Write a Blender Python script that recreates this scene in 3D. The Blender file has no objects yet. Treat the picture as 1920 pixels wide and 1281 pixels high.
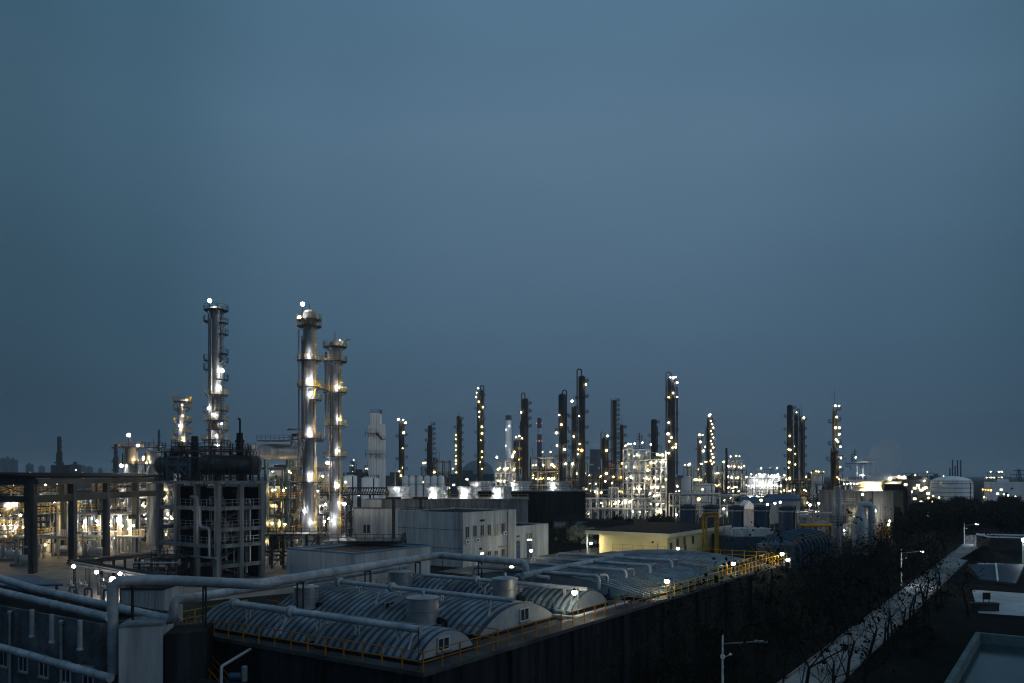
import bpy, bmesh, math, random
from mathutils import Vector, Matrix
V = Vector
F, HY, CX, H = 1560.0, 890.0, 960.0, 17.0        # focal length in photo pixels, horizon row, centre column, eye height
R = math.radians
def P(x, y, d): return V(((x-CX)/F*d, d, H-(y-HY)/F*d))
def G(x, y, z=0.0):
    d = F*(H-z)/(y-HY); return V(((x-CX)/F*d, d, z))
U = V((math.cos(R(56)), math.sin(R(56)), 0)); W = V((-U.y, U.x, 0)); Z = V((0, 0, 1))
DC = G(785, 1258, 6)                              # front corner of the basin deck
def D(s, t, z=6.0): return V((DC.x, DC.y, 0)) + U*s + W*t + Z*z

sc = bpy.context.scene
col = sc.collection
# ------------------------------------------------------------------ materials
MATS = {}
def mat(name, c, rough=.6, metal=0, var=.25, scale=1.5, bump=0., streak=False, spec=.4):
    m = bpy.data.materials.new(name); m.use_nodes = True
    nt = m.node_tree; b = nt.nodes['Principled BSDF']
    b.inputs['Roughness'].default_value = rough; b.inputs['Metallic'].default_value = metal
    b.inputs['Specular IOR Level'].default_value = spec if rough < .5 or metal > .4 else (.12 if rough < .7 else .03)
    tc = nt.nodes.new('ShaderNodeTexCoord'); mp = nt.nodes.new('ShaderNodeMapping')
    if streak: mp.inputs['Scale'].default_value = (3, 3, .25)
    nt.links.new(tc.outputs['Object'], mp.inputs['Vector'])
    n = nt.nodes.new('ShaderNodeTexNoise'); n.inputs['Scale'].default_value = scale
    n.inputs['Detail'].default_value = 6; n.inputs['Roughness'].default_value = .65
    nt.links.new(mp.outputs['Vector'], n.inputs['Vector'])
    rp = nt.nodes.new('ShaderNodeValToRGB')
    rp.color_ramp.elements[0].position = .3; rp.color_ramp.elements[1].position = .7
    rp.color_ramp.elements[0].color = (*[k*(1-var) for k in c], 1)
    rp.color_ramp.elements[1].color = (*[min(1, k*(1+var*.6)) for k in c], 1)
    nt.links.new(n.outputs['Fac'], rp.inputs['Fac']); 
    n2 = nt.nodes.new('ShaderNodeTexNoise'); n2.inputs['Scale'].default_value = scale*.22; n2.inputs['Detail'].default_value = 4; nt.links.new(mp.outputs['Vector'], n2.inputs['Vector'])
    st = nt.nodes.new('ShaderNodeMapRange'); st.inputs['From Min'].default_value = .35; st.inputs['From Max'].default_value = .6; st.inputs['To Min'].default_value = 1-var*.9; st.inputs['To Max'].default_value = 1.05; nt.links.new(n2.outputs['Fac'], st.inputs['Value'])
    vs = nt.nodes.new('ShaderNodeVectorMath'); vs.operation = 'SCALE'; nt.links.new(rp.outputs['Color'], vs.inputs[0]); nt.links.new(st.outputs['Result'], vs.inputs['Scale']); nt.links.new(vs.outputs[0], b.inputs['Base Color'])
    rr = nt.nodes.new('ShaderNodeMapRange'); rr.inputs['To Min'].default_value = max(.05, rough-.12); rr.inputs['To Max'].default_value = min(1, rough+.12)
    nt.links.new(n.outputs['Fac'], rr.inputs['Value']); nt.links.new(rr.outputs['Result'], b.inputs['Roughness'])
    if bump:
        bp = nt.nodes.new('ShaderNodeBump'); bp.inputs['Strength'].default_value = bump; bp.inputs['Distance'].default_value = .05
        nt.links.new(n.outputs['Fac'], bp.inputs['Height']); nt.links.new(bp.outputs['Normal'], b.inputs['Normal'])
    MATS[name] = m; return m
def emit(name, c, s):
    m = bpy.data.materials.new(name); m.use_nodes = True; nt = m.node_tree
    nt.nodes.remove(nt.nodes['Principled BSDF']); e = nt.nodes.new('ShaderNodeEmission')
    e.inputs['Color'].default_value = (*c, 1); e.inputs['Strength'].default_value = s
    nt.links.new(e.outputs[0], nt.nodes['Material Output'].inputs['Surface']); MATS[name] = m
    if s < 100 or name.startswith('lamp') and name != 'lamp_led': m.cycles.emission_sampling = 'NONE'
    return m
LAMP = {}
def emit_lamp(name, c, s):                        # s = brightness of the lamp; its globe shows a softer face and a point lamp of the same size gives the light
    far = name.endswith('_far'); emit('lamp_'+name, c, min(s, 30 if far else 40)); LAMP[name] = (c, s)
mat('ground', (.014, .016, .018), .9, var=.5, scale=.08, bump=.3)
mat('grass', (.008, .011, .01), .95, var=.6, scale=.6, bump=.5)
mat('yard', (.26, .23, .2), .75, var=.45, scale=.25, bump=.1)
mat('road', (.26, .275, .28), .8, var=.35, scale=.5, bump=.1)
mat('shed_concrete', (.085, .09, .095), .9, var=.6, scale=.9, bump=.2, streak=True)
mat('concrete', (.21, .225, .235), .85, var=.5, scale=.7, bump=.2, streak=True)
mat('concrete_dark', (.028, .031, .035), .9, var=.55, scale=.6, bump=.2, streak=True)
mat('deck_concrete', (.09, .094, .098), .85, var=.5, scale=.4, bump=.2)
mat('wall_old', (.13, .145, .16), .85, var=.55, scale=1.1, bump=.15)
mat('white_wall', (.45, .485, .51), .7, var=.38, scale=.45, streak=True)
mat('white_panel', (.42, .44, .46), .5, var=.3, scale=.5, streak=True)
mat('yellow_wall', (.72, .62, .33), .75, var=.12, scale=.4)
mat('cream', (.6, .57, .45), .7, var=.12, scale=.5)
mat('roof_dark', (.014, .016, .019), .8, var=.4, scale=.6)
mat('blue_roof', (.025, .08, .15), .5, var=.25, scale=.5)
mat('blue_trim', (.1, .2, .3), .5, var=.2)
mat('blue_paint', (.014, .05, .1), .45, var=.4, scale=.8, streak=True)
mat('blue_steel', (.035, .08, .13), .55, var=.35, scale=1)
mat('pipe_paint', (.4, .43, .46), .45, metal=.2, var=.4, scale=1.1)
mat('frp_trough', (.055, .075, .098), .6, var=.5, scale=.8)
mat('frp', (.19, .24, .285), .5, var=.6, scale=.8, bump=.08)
mat('frp_end', (.3, .33, .35), .55, var=.25, scale=.7)
mat('steel', (.3, .315, .34), .34, metal=.4, var=.4, scale=.5, streak=True)
mat('steel_grey', (.36, .38, .4), .45, metal=.6, var=.35, scale=.8)
mat('rim', (.12, .17, .18), .7, var=.3)
mat('rack_grey', (.3, .31, .32), .5, metal=.4, var=.4, scale=.8)
mat('steel_dark', (.04, .044, .05), .6, metal=.3, var=.4, scale=.8)
mat('tower_dark', (.045, .049, .055), .5, metal=.35, var=.4, scale=.4, streak=True)
mat('galvanised', (.3, .32, .34), .45, metal=.5, var=.25)
mat('yellow', (.62, .36, .015), .5, var=.25, scale=1)
mat('orange', (.42, .16, .015), .55, var=.35, scale=1)
mat('rust', (.13, .06, .03), .85, var=.5)
mat('drum_grey', (.075, .08, .086), .5, metal=.4, var=.5, scale=.9)
mat('black', (.012, .013, .015), .6, var=.3)
mat('glass', (.02, .03, .04), .08, var=.1, spec=.6)
mat('water', (.012, .035, .04), .12, var=.3, scale=.3, bump=.08)
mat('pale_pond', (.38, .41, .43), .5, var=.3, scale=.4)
mat('bark', (.022, .018, .015), .9, var=.4, scale=3)
mat('leaf', (.04, .05, .03), .75, var=.55, scale=.7)
mat('leaf_lamplit', (.3, .31, .25), .75, var=.45, scale=.9)  # leaf colour made paler for the lane lamp's light on one tree
mat('leaf_dark', (.014, .017, .014), .8, var=.5, scale=.5)
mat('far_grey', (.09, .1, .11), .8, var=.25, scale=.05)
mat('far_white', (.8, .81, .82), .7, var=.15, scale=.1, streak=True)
mat('red_band', (.22, .05, .04), .7, var=.2)
LS = 190
emit_lamp('white', (1, .94, .84), LS); emit_lamp('cool', (.86, .95, 1), LS); emit_lamp('warm', (1, .7, .28), LS)
emit_lamp('post', (1, .88, .58), 330); emit_lamp('lane', (1, .9, .62), 700); emit_lamp('hot', (1, .96, .9), 800); emit_lamp('gold', (1, .82, .42), 700)
emit_lamp('white_far', (1, .86, .58), 60); emit_lamp('cool_far', (.9, .96, 1), 60); emit_lamp('warm_far', (1, .7, .22), 36); emit_lamp('amber_far', (1, .42, .06), 20); emit_lamp('red_far', (1, .25, .2), 1.6); emit_lamp('amber', (1, .5, .1), LS*.6); emit_lamp('red', (1, .12, .1), LS*.3); emit('lit_window', (1, .85, .6), 3); emit('dim_window', (1, .7, .4), .12)
mat('portal_yellow', (.3, .18, .01), .55, var=.4)
# ------------------------------------------------------------------ mesh builder
class MB:
    def __init__(s): s.v = []; s.f = []
    def add(s, vs, fs):
        o = len(s.v); s.v += [V(p) for p in vs]; s.f += [[i+o for i in f] for f in fs]
    def obox(s, o, a, b, c):                       # corner + three edge vectors
        vs = [o, o+a, o+a+b, o+b, o+c, o+a+c, o+a+b+c, o+b+c]
        fs = [(0,3,2,1), (4,5,6,7), (0,1,5,4), (1,2,6,5), (2,3,7,6), (3,0,4,7)]
        if a.cross(b).dot(c) < 0: fs = [f[::-1] for f in fs]
        s.add(vs, fs)
    def box(s, x0, x1, y0, y1, z0, z1): s.obox(V((x0, y0, z0)), V((x1-x0, 0, 0)), V((0, y1-y0, 0)), V((0, 0, z1-z0)))
    def beam(s, a, b, w, h=None, up=None):
        a = V(a); b = V(b); t = b-a
        if t.length < 1e-6: return
        h = h or w; t.normalize()
        up = up or (Z if abs(t.z) < .9 else U)
        x = t.cross(up).normalized(); y = x.cross(t)
        s.obox(a-x*w/2-y*h/2, x*w, b-a, y*h)
    def tube(s, pts, r, n=10, bend=0., cap=True):
        pts = [V(p) for p in pts]
        if bend and len(pts) > 2:
            q = [pts[0]]
            for i in range(1, len(pts)-1):
                p0, p1, p2 = pts[i-1], pts[i], pts[i+1]
                l = min(bend, (p1-p0).length*.49, (p2-p1).length*.49)
                a = p1+(p0-p1).normalized()*l; b = p1+(p2-p1).normalized()*l
                for k in range(6):
                    u = k/5; q.append(a*(1-u)**2+p1*2*u*(1-u)+b*u*u)
            pts = q+[pts[-1]]
        rings = []; x = None
        for i, p in enumerate(pts):
            t = (pts[min(i+1, len(pts)-1)]-pts[max(i-1, 0)])
            if t.length < 1e-9: t = Z.copy()
            t.normalize()
            if x is None: x = t.cross(Z if abs(t.z) < .9 else U).normalized()
            else:
                x = x-t*x.dot(t)
                x = x.normalized() if x.length > 1e-6 else t.cross(Z).normalized()
            y = t.cross(x); rr = r[i] if isinstance(r, (list, tuple)) else r
            rings.append([p+(x*math.cos(2*math.pi*k/n)+y*math.sin(2*math.pi*k/n))*rr for k in range(n)])
        vs = [p for rg in rings for p in rg]; fs = []
        for i in range(len(rings)-1):
            for k in range(n):
                a = i*n+k; b = i*n+(k+1) % n; fs.append((a, b, b+n, a+n))
        if cap: fs += [tuple(range(n))[::-1], tuple(range((len(rings)-1)*n, len(rings)*n))]
        s.add(vs, fs)
    def lathe(s, c, prof, n=20, axis=None):       # prof = [(radius, height)]
        c = V(c); ax = (axis or Z).normalized()
        x = ax.orthogonal().normalized() if axis else V((1, 0, 0)); y = ax.cross(x)
        vs = []; fs = []
        for r, h in prof:
            for k in range(n):
                a = 2*math.pi*k/n; vs.append(c+ax*h+(x*math.cos(a)+y*math.sin(a))*r)
        for i in range(len(prof)-1):
            for k in range(n):
                a = i*n+k; b = i*n+(k+1) % n; fs.append((a, b, b+n, a+n))
        fs.append(tuple(range(n))[::-1]); fs.append(tuple(range((len(prof)-1)*n, len(prof)*n)))
        s.add(vs, fs)
    def capsule(s, a, b, r, n=16):
        a = V(a); b = V(b); L = (b-a).length
        pr = [(r*math.sin(k*math.pi/10), -r*.5*math.cos(k*math.pi/10)) for k in range(0, 6)]
        pr[0] = (r*.04, -r*.5)
        pr2 = [(q, L-h) for q, h in pr[::-1]]
        s.lathe(a, pr+pr2, n, axis=b-a)
    def rail(s, pts, h=1.1, step=1.5, w=.06, kick=False):
        pts = [V(p) for p in pts]
        for a, b in zip(pts, pts[1:]):
            for k in ((1., .5) if not kick else (1., .55, .08)): s.beam(a+Z*h*k, b+Z*h*k, w*.8)
            n = max(1, round((b-a).length/step))
            for i in range(n+1): q = a.lerp(b, i/n); s.beam(q, q+Z*(h+w*.4), w)
    def stair(s, a, b, w, side):                   # from a (low) to b (high)
        a = V(a); b = V(b); sd = V(side).normalized()*w
        s.beam(a, b, .08, .25); s.beam(a+sd, b+sd, .08, .25)
        n = max(3, int(abs(b.z-a.z)/.22))
        for i in range(n+1):
            q = a.lerp(b, i/n); s.beam(q, q+sd, .24, .04)
    def build(s, name, m, parent=None, smooth=False, origin=None):
        me = bpy.data.meshes.new(name)
        if parent is not None: o0 = WL[parent.name]
        elif origin is not None: o0 = V(origin)
        else:
            lo = [min(p[i] for p in s.v) for i in range(3)]; hi = [max(p[i] for p in s.v) for i in range(3)]
            o0 = V(((lo[0]+hi[0])/2, (lo[1]+hi[1])/2, lo[2]))
        me.from_pydata([p-o0 for p in s.v], [], s.f)
        if isinstance(m, str): m = MATS[m]
        me.materials.append(m)
        if smooth:
            for p in me.polygons: p.use_smooth = len(p.vertices) < 6
            me.set_sharp_from_angle(angle=R(42))
        ob = bpy.data.objects.new(name, me); col.objects.link(ob)
        if parent is not None: ob.parent = parent; WL[ob.name] = WL[parent.name].copy()
        else: ob.location = o0; WL[ob.name] = o0.copy()
        return ob
WL = {}
def tag(o, label, cat, group=None):
    o['label'] = label; o['category'] = cat
    if group: o['group'] = group
    return o
def T(name, loc, label, cat, group=None):
    o = bpy.data.objects.new(name, None); col.objects.link(o); o.location = loc; o.empty_display_size = .5
    WL[o.name] = V(loc); return tag(o, label, cat, group)
def structure(o): o['kind'] = 'structure'; return o
# lamps: one small globe of each colour, copied
LM = {}; LDATA = {}
def lamp_mesh(c, sub):
    if (c, sub) not in LM:
        bm = bmesh.new(); bmesh.ops.create_icosphere(bm, subdivisions=sub, radius=1)
        me = bpy.data.meshes.new('lamp_globe'); bm.to_mesh(me); bm.free()
        me.materials.append(MATS['lamp_'+c])
        for p in me.polygons: p.use_smooth = True
        LM[(c, sub)] = me
    return LM[(c, sub)]
CK = {'w': 'white', 'c': 'cool', 'y': 'warm', 'a': 'amber', 'r': 'red', 'p': 'post', 'l': 'lane', 'h': 'hot', 'g': 'gold'}
def lamp(parent, p, r=.16, c='w', name='lamp', sub=1):
    k = CK.get(c, c)
    if sub == 1 and p[1] < 285: sub = 2
    if p[1] > 285: k += '_far'; r *= random.Random(int(p[0]*91+p[2]*37)).choice([.5, .62, .62, .78, .95])
    o = bpy.data.objects.new(name, lamp_mesh(k, sub)); col.objects.link(o)
    o.parent = parent; o.location = V(p)-WL[parent.name]; o.scale = (r, r, r)
    key = (k, math.ceil(r*50-.01))
    if key not in LDATA:
        ld = bpy.data.lights.new('lamp_light', 'POINT'); cl, s = LAMP[k]; rr = max(.02, key[1]/50*1.06); ld.color = cl; ld.shadow_soft_size = rr; ld.energy = (8 if k.endswith('_far') else 13)*math.pi**2*rr*rr*s; LDATA[key] = ld
    lo = bpy.data.objects.new('lamp_light', LDATA[key]); col.objects.link(lo); lo.parent = parent; lo.location = o.location
    return o
def lit(parent, p, r=.16, c='w', arm=None):        # lamp on a short bracket
    lamp(parent, p, r, c)
    if arm is not None:
        m = MB(); m.beam(arm, V(p)+(V(arm)-V(p)).normalized()*r*.6, .05); m.build('lamp_bracket', 'steel_dark', parent)
# ------------------------------------------------------------------ generators
def arc(c, r, a0, a1, n): return [V((c.x+r*math.cos(R(a0+(a1-a0)*i/n)), c.y+r*math.sin(R(a0+(a1-a0)*i/n)), c.z)) for i in range(n+1)]
def platform(root, c, r, a0, a1, wid=1.2, m='steel_dark', rm='steel_dark', near=True, h=1.1):
    n = max(3, int(abs(a1-a0)/22))
    i_ = arc(c, r+.04, a0, a1, n); o_ = arc(c, r+wid, a0, a1, n)
    q = MB()
    for k in range(n):
        dz = Z*-.12
        q.add([i_[k], o_[k], o_[k+1], i_[k+1], i_[k]+dz, o_[k]+dz, o_[k+1]+dz, i_[k+1]+dz], [(0,1,2,3), (7,6,5,4), (1,0,4,5), (2,1,5,6), (3,2,6,7), (0,3,7,4)])
    for k in range(0, n+1, 2 if near else 3): q.beam(o_[k]-Z*.1, i_[k]-Z*.9, .09)
    pl = q.build('platform', m, root)
    q = MB(); q.rail(o_, h, 9 if not near else 1.2, .07 if near else .1)
    q.beam(i_[0]+Z*h, o_[0]+Z*h, .06); q.beam(i_[-1]+Z*h, o_[-1]+Z*h, .06)
    q.build('railing', rm, pl); return pl
def ladder(root, a, b, out, m='steel_dark', cage=True):
    a = V(a); b = V(b); out = V(out).normalized(); sd = out.cross(Z)*.25; q = MB()
    q.beam(a+sd, b+sd, .06); q.beam(a-sd, b-sd, .06)
    n = int((b-a).length/.5)
    for i in range(n): p = a.lerp(b, (i+.5)/n); q.beam(p-sd, p+sd, .04)
    if cage:
        for i in range(n//3):
            p = a.lerp(b, (i+.5)/(n//3)); q.tube([p+sd*1.4, p+sd*1.6+out*.45, p+out*.75, p-sd*1.6+out*.45, p-sd*1.4], .03, 4)
    return q.build('ladder', m, root)
def column(x, ytop, d, w, label, plats=(), lamps=(), risers=(), m='tower_dark', near=False, prof=None, zb=0, name='distillation_column', cat='distillation column', goose=None, group=None, dome=True, rm=None, lr=.2, lad=None, mast=None):
    base = V(((x-CX)/F*d, d, zb)); r = w*d/F/2; top = P(x, ytop, d).z
    root = T(name, base, label, cat, group); n = 28 if near else 14
    hh = top-zb; q = MB()
    if prof is None: prof = [(1, 0), (1, 1)]
    pr = []
    for (a, u), (b, v_) in zip(prof, prof[1:]):    # shell with girth flanges
        k = max(1, int((v_-u)*hh/(5.5 if near else 9)))
        for i in range(k):
            z0 = u*hh+(v_-u)*hh*i/k; z1 = u*hh+(v_-u)*hh*(i+1)/k; ra = r*(a+(b-a)*i/k); rb = r*(a+(b-a)*(i+1)/k)
            pr += [(ra+.07, z0), (ra+.07, z0+.18), (ra, z0+.2), (rb, z1-.01)]
    rt = r*prof[-1][0]
    if dome: pr += [(rt*math.cos(R(k*15)), hh+rt*.55*math.sin(R(k*15))) for k in range(1, 6)]+[(rt*.12, hh+rt*.56)]
    q.lathe(base, pr, n); q.build('shell', m, root, smooth=True)
    rm = rm or 'steel_dark'
    for pl in plats:
        y, a0, a1 = pl[:3]; k = pl[3] if len(pl) > 3 else rm
        z = P(x, y, d).z; u = (z-zb)/hh; rr = r
        for (a, u0), (b, u1) in zip(prof, prof[1:]):
            if u0 <= u <= u1: rr = r*(a+(b-a)*(u-u0)/max(1e-6, u1-u0))
        platform(root, V((base.x, base.y, z)), rr, a0, a1, (pl[4] if len(pl) > 4 else (1.25 if near else 1.5)), 'steel_dark', k, near)
    for (dx, y0, y1, pw) in risers:
        pr_ = pw*d/F/2; X = (x+dx-CX)/F*d; off = math.sqrt(max(0, (r+pr_+.15)**2-(X-base.x)**2)) if abs(X-base.x) < r+pr_ else 0
        q = MB(); z0 = P(x, y0, d).z; z1 = P(x, y1, d).z
        q.tube([(X, d-off, z1), (X, d-off, z0)], pr_, 10)
        zz = z1+2
        while zz < z0-1:
            q.beam((X, d-off, zz), (base.x, d-off*.3, zz), .12); zz += 5
        q.build('riser_pipe', ('tower_dark' if near and int(abs(dx)) % 2 else m), root, smooth=True)
    if goose:                                       # overhead vapour line bending over the top
        dx, yb, pw, up = goose; X = (x+dx-CX)/F*d; pr_ = pw*d/F/2
        q = MB(); q.tube([(X, d-.3, P(x, yb, d).z), (X, d-.3, top+up), (base.x+(X-base.x)*.1, d, top+up), (base.x+(X-base.x)*.1, d, top+rt*.3)], pr_, 8, bend=up*.9)
        q.build('vapour_pipe', m, root, smooth=True)
    if lad is not None:
        a = R(lad); o = V((math.cos(a), math.sin(a), 0)); p = base+o*(r+.35)
        ladder(root, p+Z*1, V((p.x, p.y, top)), o, rm, near)
    if mast:
        q = MB(); q.tube([base+Z*(hh+rt*.4), base+Z*(hh+mast)], .07, 5); q.build('mast', 'steel_dark', root)
    for L in lamps:
        lx, ly, c = L[:3]; rr = L[3] if len(L) > 3 else lr
        dX = (lx-x)/F*d; rad = r+(L[4] if len(L) > 4 else .95)
        dy = -math.sqrt(max(.05, rad*rad-dX*dX)) if abs(dX) < rad else 0
        p = V((base.x+dX, d+dy, P(lx, ly, d).z))
        lamp(root, p, rr, c)
        if ly < ytop-2: q = MB(); q.beam(V((p.x, p.y, top-.6)), p-Z*rr*.8, .09); q.build('lamp_post', 'steel_dark', root)
    return root
def lattice(name, label, cat, x0, x1, ytop, d, dep, nb, nl, seed, nlamp=8, pal='w', rails='steel_dark', vessels=3, m='steel_dark', lr=.2, zb=0., pipes=14, group=None, vm='steel_grey', bw=.35, brace=.35, masts=0, jit=True, solid=0, pm='steel_grey'):
    rn = random.Random(seed)
    X0 = (x0-CX)/F*d; X1 = (x1-CX)/F*d; zt = P(0, ytop, d).z
    root = T(name, V(((X0+X1)/2, d+dep/2, zb)), label, cat, group)
    xs = [X0+(X1-X0)*i/nb for i in range(nb+1)]; zs = [zb+(zt-zb)*(i+1)/nl for i in range(nl)]
    q = MB(); tops = []
    for i, x in enumerate(xs):
        tp = zs[-1] if (not jit or rn.random() < .6) else zs[-1 if nl < 2 else -2]
        tops.append(tp)
        for y in (d, d+dep): q.beam((x, y, zb), (x, y, tp), bw)
    for z in zs:
        for i in range(nb):
            if min(tops[i], tops[i+1]) < z-.01: continue
            for y in (d, d+dep):
                q.beam((xs[i], y, z), (xs[i+1], y, z), bw*.8)
                if rn.random() < brace:
                    zl = z-(zs[0]-zb); q.beam((xs[i], y, zl), (xs[i+1], y, z), bw*.45)
        for i, x in enumerate(xs):
            if tops[i] >= z-.01: q.beam((x, d, z), (x, d+dep, z), bw*.8)
    q.build('frame', m, root)
    for z in zs:
        ok = [i for i in range(nb) if min(tops[i], tops[i+1]) >= z-.01]
        if not ok or rn.random() < .2: continue
        a, b = xs[ok[0]], xs[ok[-1]+1]
        q = MB(); q.box(a+.2, b-.2, d+.2, d+dep-.2, z+.02, z+.12); dk = q.build('deck', 'steel_dark', root)
        q = MB(); q.rail([(a, d+dep, z+.12), (a, d, z+.12), (b, d, z+.12), (b, d+dep, z+.12)], 1.1, 1.6, .1)
        q.build('railing', rails, dk)
    for k in range(vessels):
        z = rn.choice([zb]+zs[:-1]) if nl > 1 else zb
        hh = (zs[0]-zb); x = rn.uniform(X0+1, X1-1); y = d+rn.uniform(.3, .6)*dep; r = rn.uniform(.5, 1.)*min(1.4, hh*.28)
        q = MB()
        if rn.random() < .5: q.capsule((x, y, z+.6), (x, y, z+hh*.8), r)
        else:
            L = rn.uniform(2, 4); q.capsule((x-L/2, y, z+r+.7), (x+L/2, y, z+r+.7), r)
            for e in (-.3, .3): q.box(x+L*e-.15, x+L*e+.15, y-r*.6, y+r*.6, z+.1, z+r+.3)
        q.build('vessel', vm, root, smooth=True)
    q = MB()
    for k in range(pipes):
        y = d+rn.uniform(-.6, dep); r = rn.choice([.08, .12, .18, .25]); z0 = rn.uniform(zb+.5, zt-1); z1 = rn.uniform(zb+.5, zt)
        a = rn.uniform(X0, X1); b = min(X1, max(X0, a+rn.uniform(-6, 6)))
        q.tube([(a, y, z0), (a, y, z1), (b, y, z1)] if rn.random() < .5 else [(a, y, z0), (b, y, z0), (b, y, z1)], r, 6, bend=.5)
    for z in zs:
        for k in range(3 if pipes > 20 else 1):
            y = d+rn.uniform(-.9, dep*.7); r = rn.choice([.1, .15, .22]); zz = z+rn.uniform(-.9, -.3); q.tube([(X0-.5, y, zz), (X1+.5, y, zz)], r, 6)
    q.build('pipework', pm, root, smooth=True)
    for k in range(masts):
        x = rn.uniform(X0, X1); q = MB(); q.tube([(x, d+dep*.5, zt), (x, d+dep*.5, zt+rn.uniform(2, 6))], .1, 5); q.build('mast', 'steel_dark', root)
    for k in range(nlamp):
        z = rn.choice(zs)+rn.uniform(1.6, 2.6)-(zs[0]-zb)*(rn.random() < .6); x = rn.uniform(X0, X1); y = d+rn.choice([-.4, dep*.25, dep*.5, dep*.8])
        lamp(root, (x, y, max(zb+1.2, z)), lr*rn.uniform(.7, 1.25), rn.choice(pal))
    return root
def block(name, label, cat, o, a, b, z0, z1, wall='white_wall', roof='roof_dark', par=.4, trim=None, group=None):
    """a box building: wall shell, a roof sheet sunk behind the parapet"""
    o = V((o[0], o[1], z0)); root = T(name, o, label, cat, group); q = MB()
    q.obox(o, a, b, Z*(z1-z0-par)); an = a.normalized()*.25; bn = b.normalized()*.25; tz = Z*(z1-z0-par); 
    if par:
        q.obox(o+tz, a, bn, Z*par); q.obox(o+tz+b-bn, a, bn, Z*par); q.obox(o+tz+bn, an, b-bn*2, Z*par); q.obox(o+tz+a-an+bn, an, b-bn*2, Z*par)
    q.build('wall', wall, root)
    if par:
        q = MB(); q.obox(o+tz+an+bn+Z*.004, a-an*2, b-bn*2, Z*.1); q.build('roof', roof, root)
    if trim:
        e = an*.3; g = bn*.3; tt = o+Z*(z1-z0); q = MB()
        q.obox(tt-e-g, a+e*2, bn+g, Z*.3); q.obox(tt+b-bn-e, a+e*2, bn+g, Z*.3); q.obox(tt-e+bn, an+e, b-bn*2, Z*.3); q.obox(tt+a-an+bn, an+e, b-bn*2, Z*.3)
        q.build('roof_trim', trim, root)
    return root
def window(root, c, ax, out, w, h, name='window', frame='white_panel', glass='glass', mull=1):
    """framed window centred at c on a wall whose outward normal is out"""
    ax = V(ax).normalized(); out = V(out).normalized(); q = MB(); t = .09
    o = c-ax*w/2-Z*h/2+out*.003
    q.obox(o, ax*w, out*.07, Z*t); q.obox(o+Z*(h-t), ax*w, out*.07, Z*t)
    q.obox(o+Z*t, ax*t, out*.07, Z*(h-2*t)); q.obox(o+Z*t+ax*(w-t), ax*t, out*.07, Z*(h-2*t))
    for i in range(mull): q.obox(o+Z*t+ax*(w*(i+1)/(mull+1)-t/2), ax*t*.8, out*.065, Z*(h-2*t))
    f = q.build(name, frame, root)
    q = MB(); q.obox(o+Z*t+ax*t, ax*(w-2*t), out*.03, Z*(h-2*t)); q.build('pane', glass, f)
    if w > .95 and h > .7: q = MB(); q.obox(o-ax*.08-Z*.085, ax*(w+.16), out*.16, Z*.08); q.build('sill', 'concrete', f)
    return f
def pipe_thing(pts, r, label, m='pipe_paint', bend=.6, n=16, bands=3., name='pipe', cat='pipe', sup=None, supz=6., supstep=6., group=None):
    pts = [V(p) for p in pts]
    root = T(name, V((pts[0].x, pts[0].y, min(p.z for p in pts))), label, cat, group)
    q = MB(); q.tube(pts, r, n, bend=bend); q.build('pipe_run', m, root, smooth=True)
    if bands:
        for a, b in zip(pts, pts[1:]):
            L = (b-a).length; k = int(L/bands)
            for i in range(1, k+1):
                c = a.lerp(b, i/(k+1)); t = (b-a).normalized(); q = MB(); q.tube([c-t*.05, c+t*.05], r+.025, n); q.build('flange_band', m, root)
    if sup:
        for a, b in zip(pts, pts[1:]):
            if abs((b-a).normalized().z) > .3: continue
            L = (b-a).length; k = max(1, int(L/supstep))
            for i in range(k):
                c = a.lerp(b, (i+.5)/k); q = MB(); sd = (b-a).normalized().cross(Z)*r*.7
                if c.z-r-supz < .2: continue
                q.beam(V((c.x, c.y, supz))+sd, c-Z*r*.9+sd, .09); q.beam(V((c.x, c.y, supz))-sd, c-Z*r*.9-sd, .09); q.beam(c-Z*(r+.05)-sd*1.2, c-Z*(r+.05)+sd*1.2, .1)
                q.build('support', sup, root)
    return root
# ================================================================== camera, sky, air
cam = bpy.data.cameras.new('camera'); co = bpy.data.objects.new('camera', cam); col.objects.link(co)
co.location = (0, 0, H); co.rotation_euler = (R(90), 0, 0)
cam.sensor_width = 36; cam.lens = 36*F/1920; cam.shift_y = (HY-640.5)/1920; cam.clip_end = 30000; cam.clip_start = .5
sc.camera = co
sc.view_settings.view_transform = 'Standard'; sc.view_settings.look = 'None'; sc.view_settings.exposure = 0; sc.view_settings.gamma = 1
def lin(r, g, b): return tuple(((c/255+.055)/1.055)**2.4 if c > 10 else c/255/12.92 for c in (r, g, b))
w = bpy.data.worlds.new('World'); sc.world = w; w.use_nodes = True; nt = w.node_tree; bg = nt.nodes['Background']
N = nt.nodes.new; L = nt.links.new
tc = N('ShaderNodeTexCoord'); sx = N('ShaderNodeSeparateXYZ'); L(tc.outputs['Generated'], sx.inputs[0])
rp = N('ShaderNodeValToRGB'); L(sx.outputs['Z'], rp.inputs['Fac']); e = rp.color_ramp.elements
SKY = [(0., (61, 82, 100)), (.06, (64, 86, 106)), (.16, (70, 96, 118)), (.28, (80, 108, 131)), (.38, (86, 115, 139)), (.5, (80, 113, 138)), (.7, (100, 128, 152)), (1., (120, 146, 168))]
e[0].position = 0; e[0].color = (*lin(*SKY[0][1]), 1); e[1].position = 1; e[1].color = (*lin(*SKY[-1][1]), 1)
for p_, c_ in SKY[1:-1]: k = e.new(p_); k.color = (*lin(*c_), 1)
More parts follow.
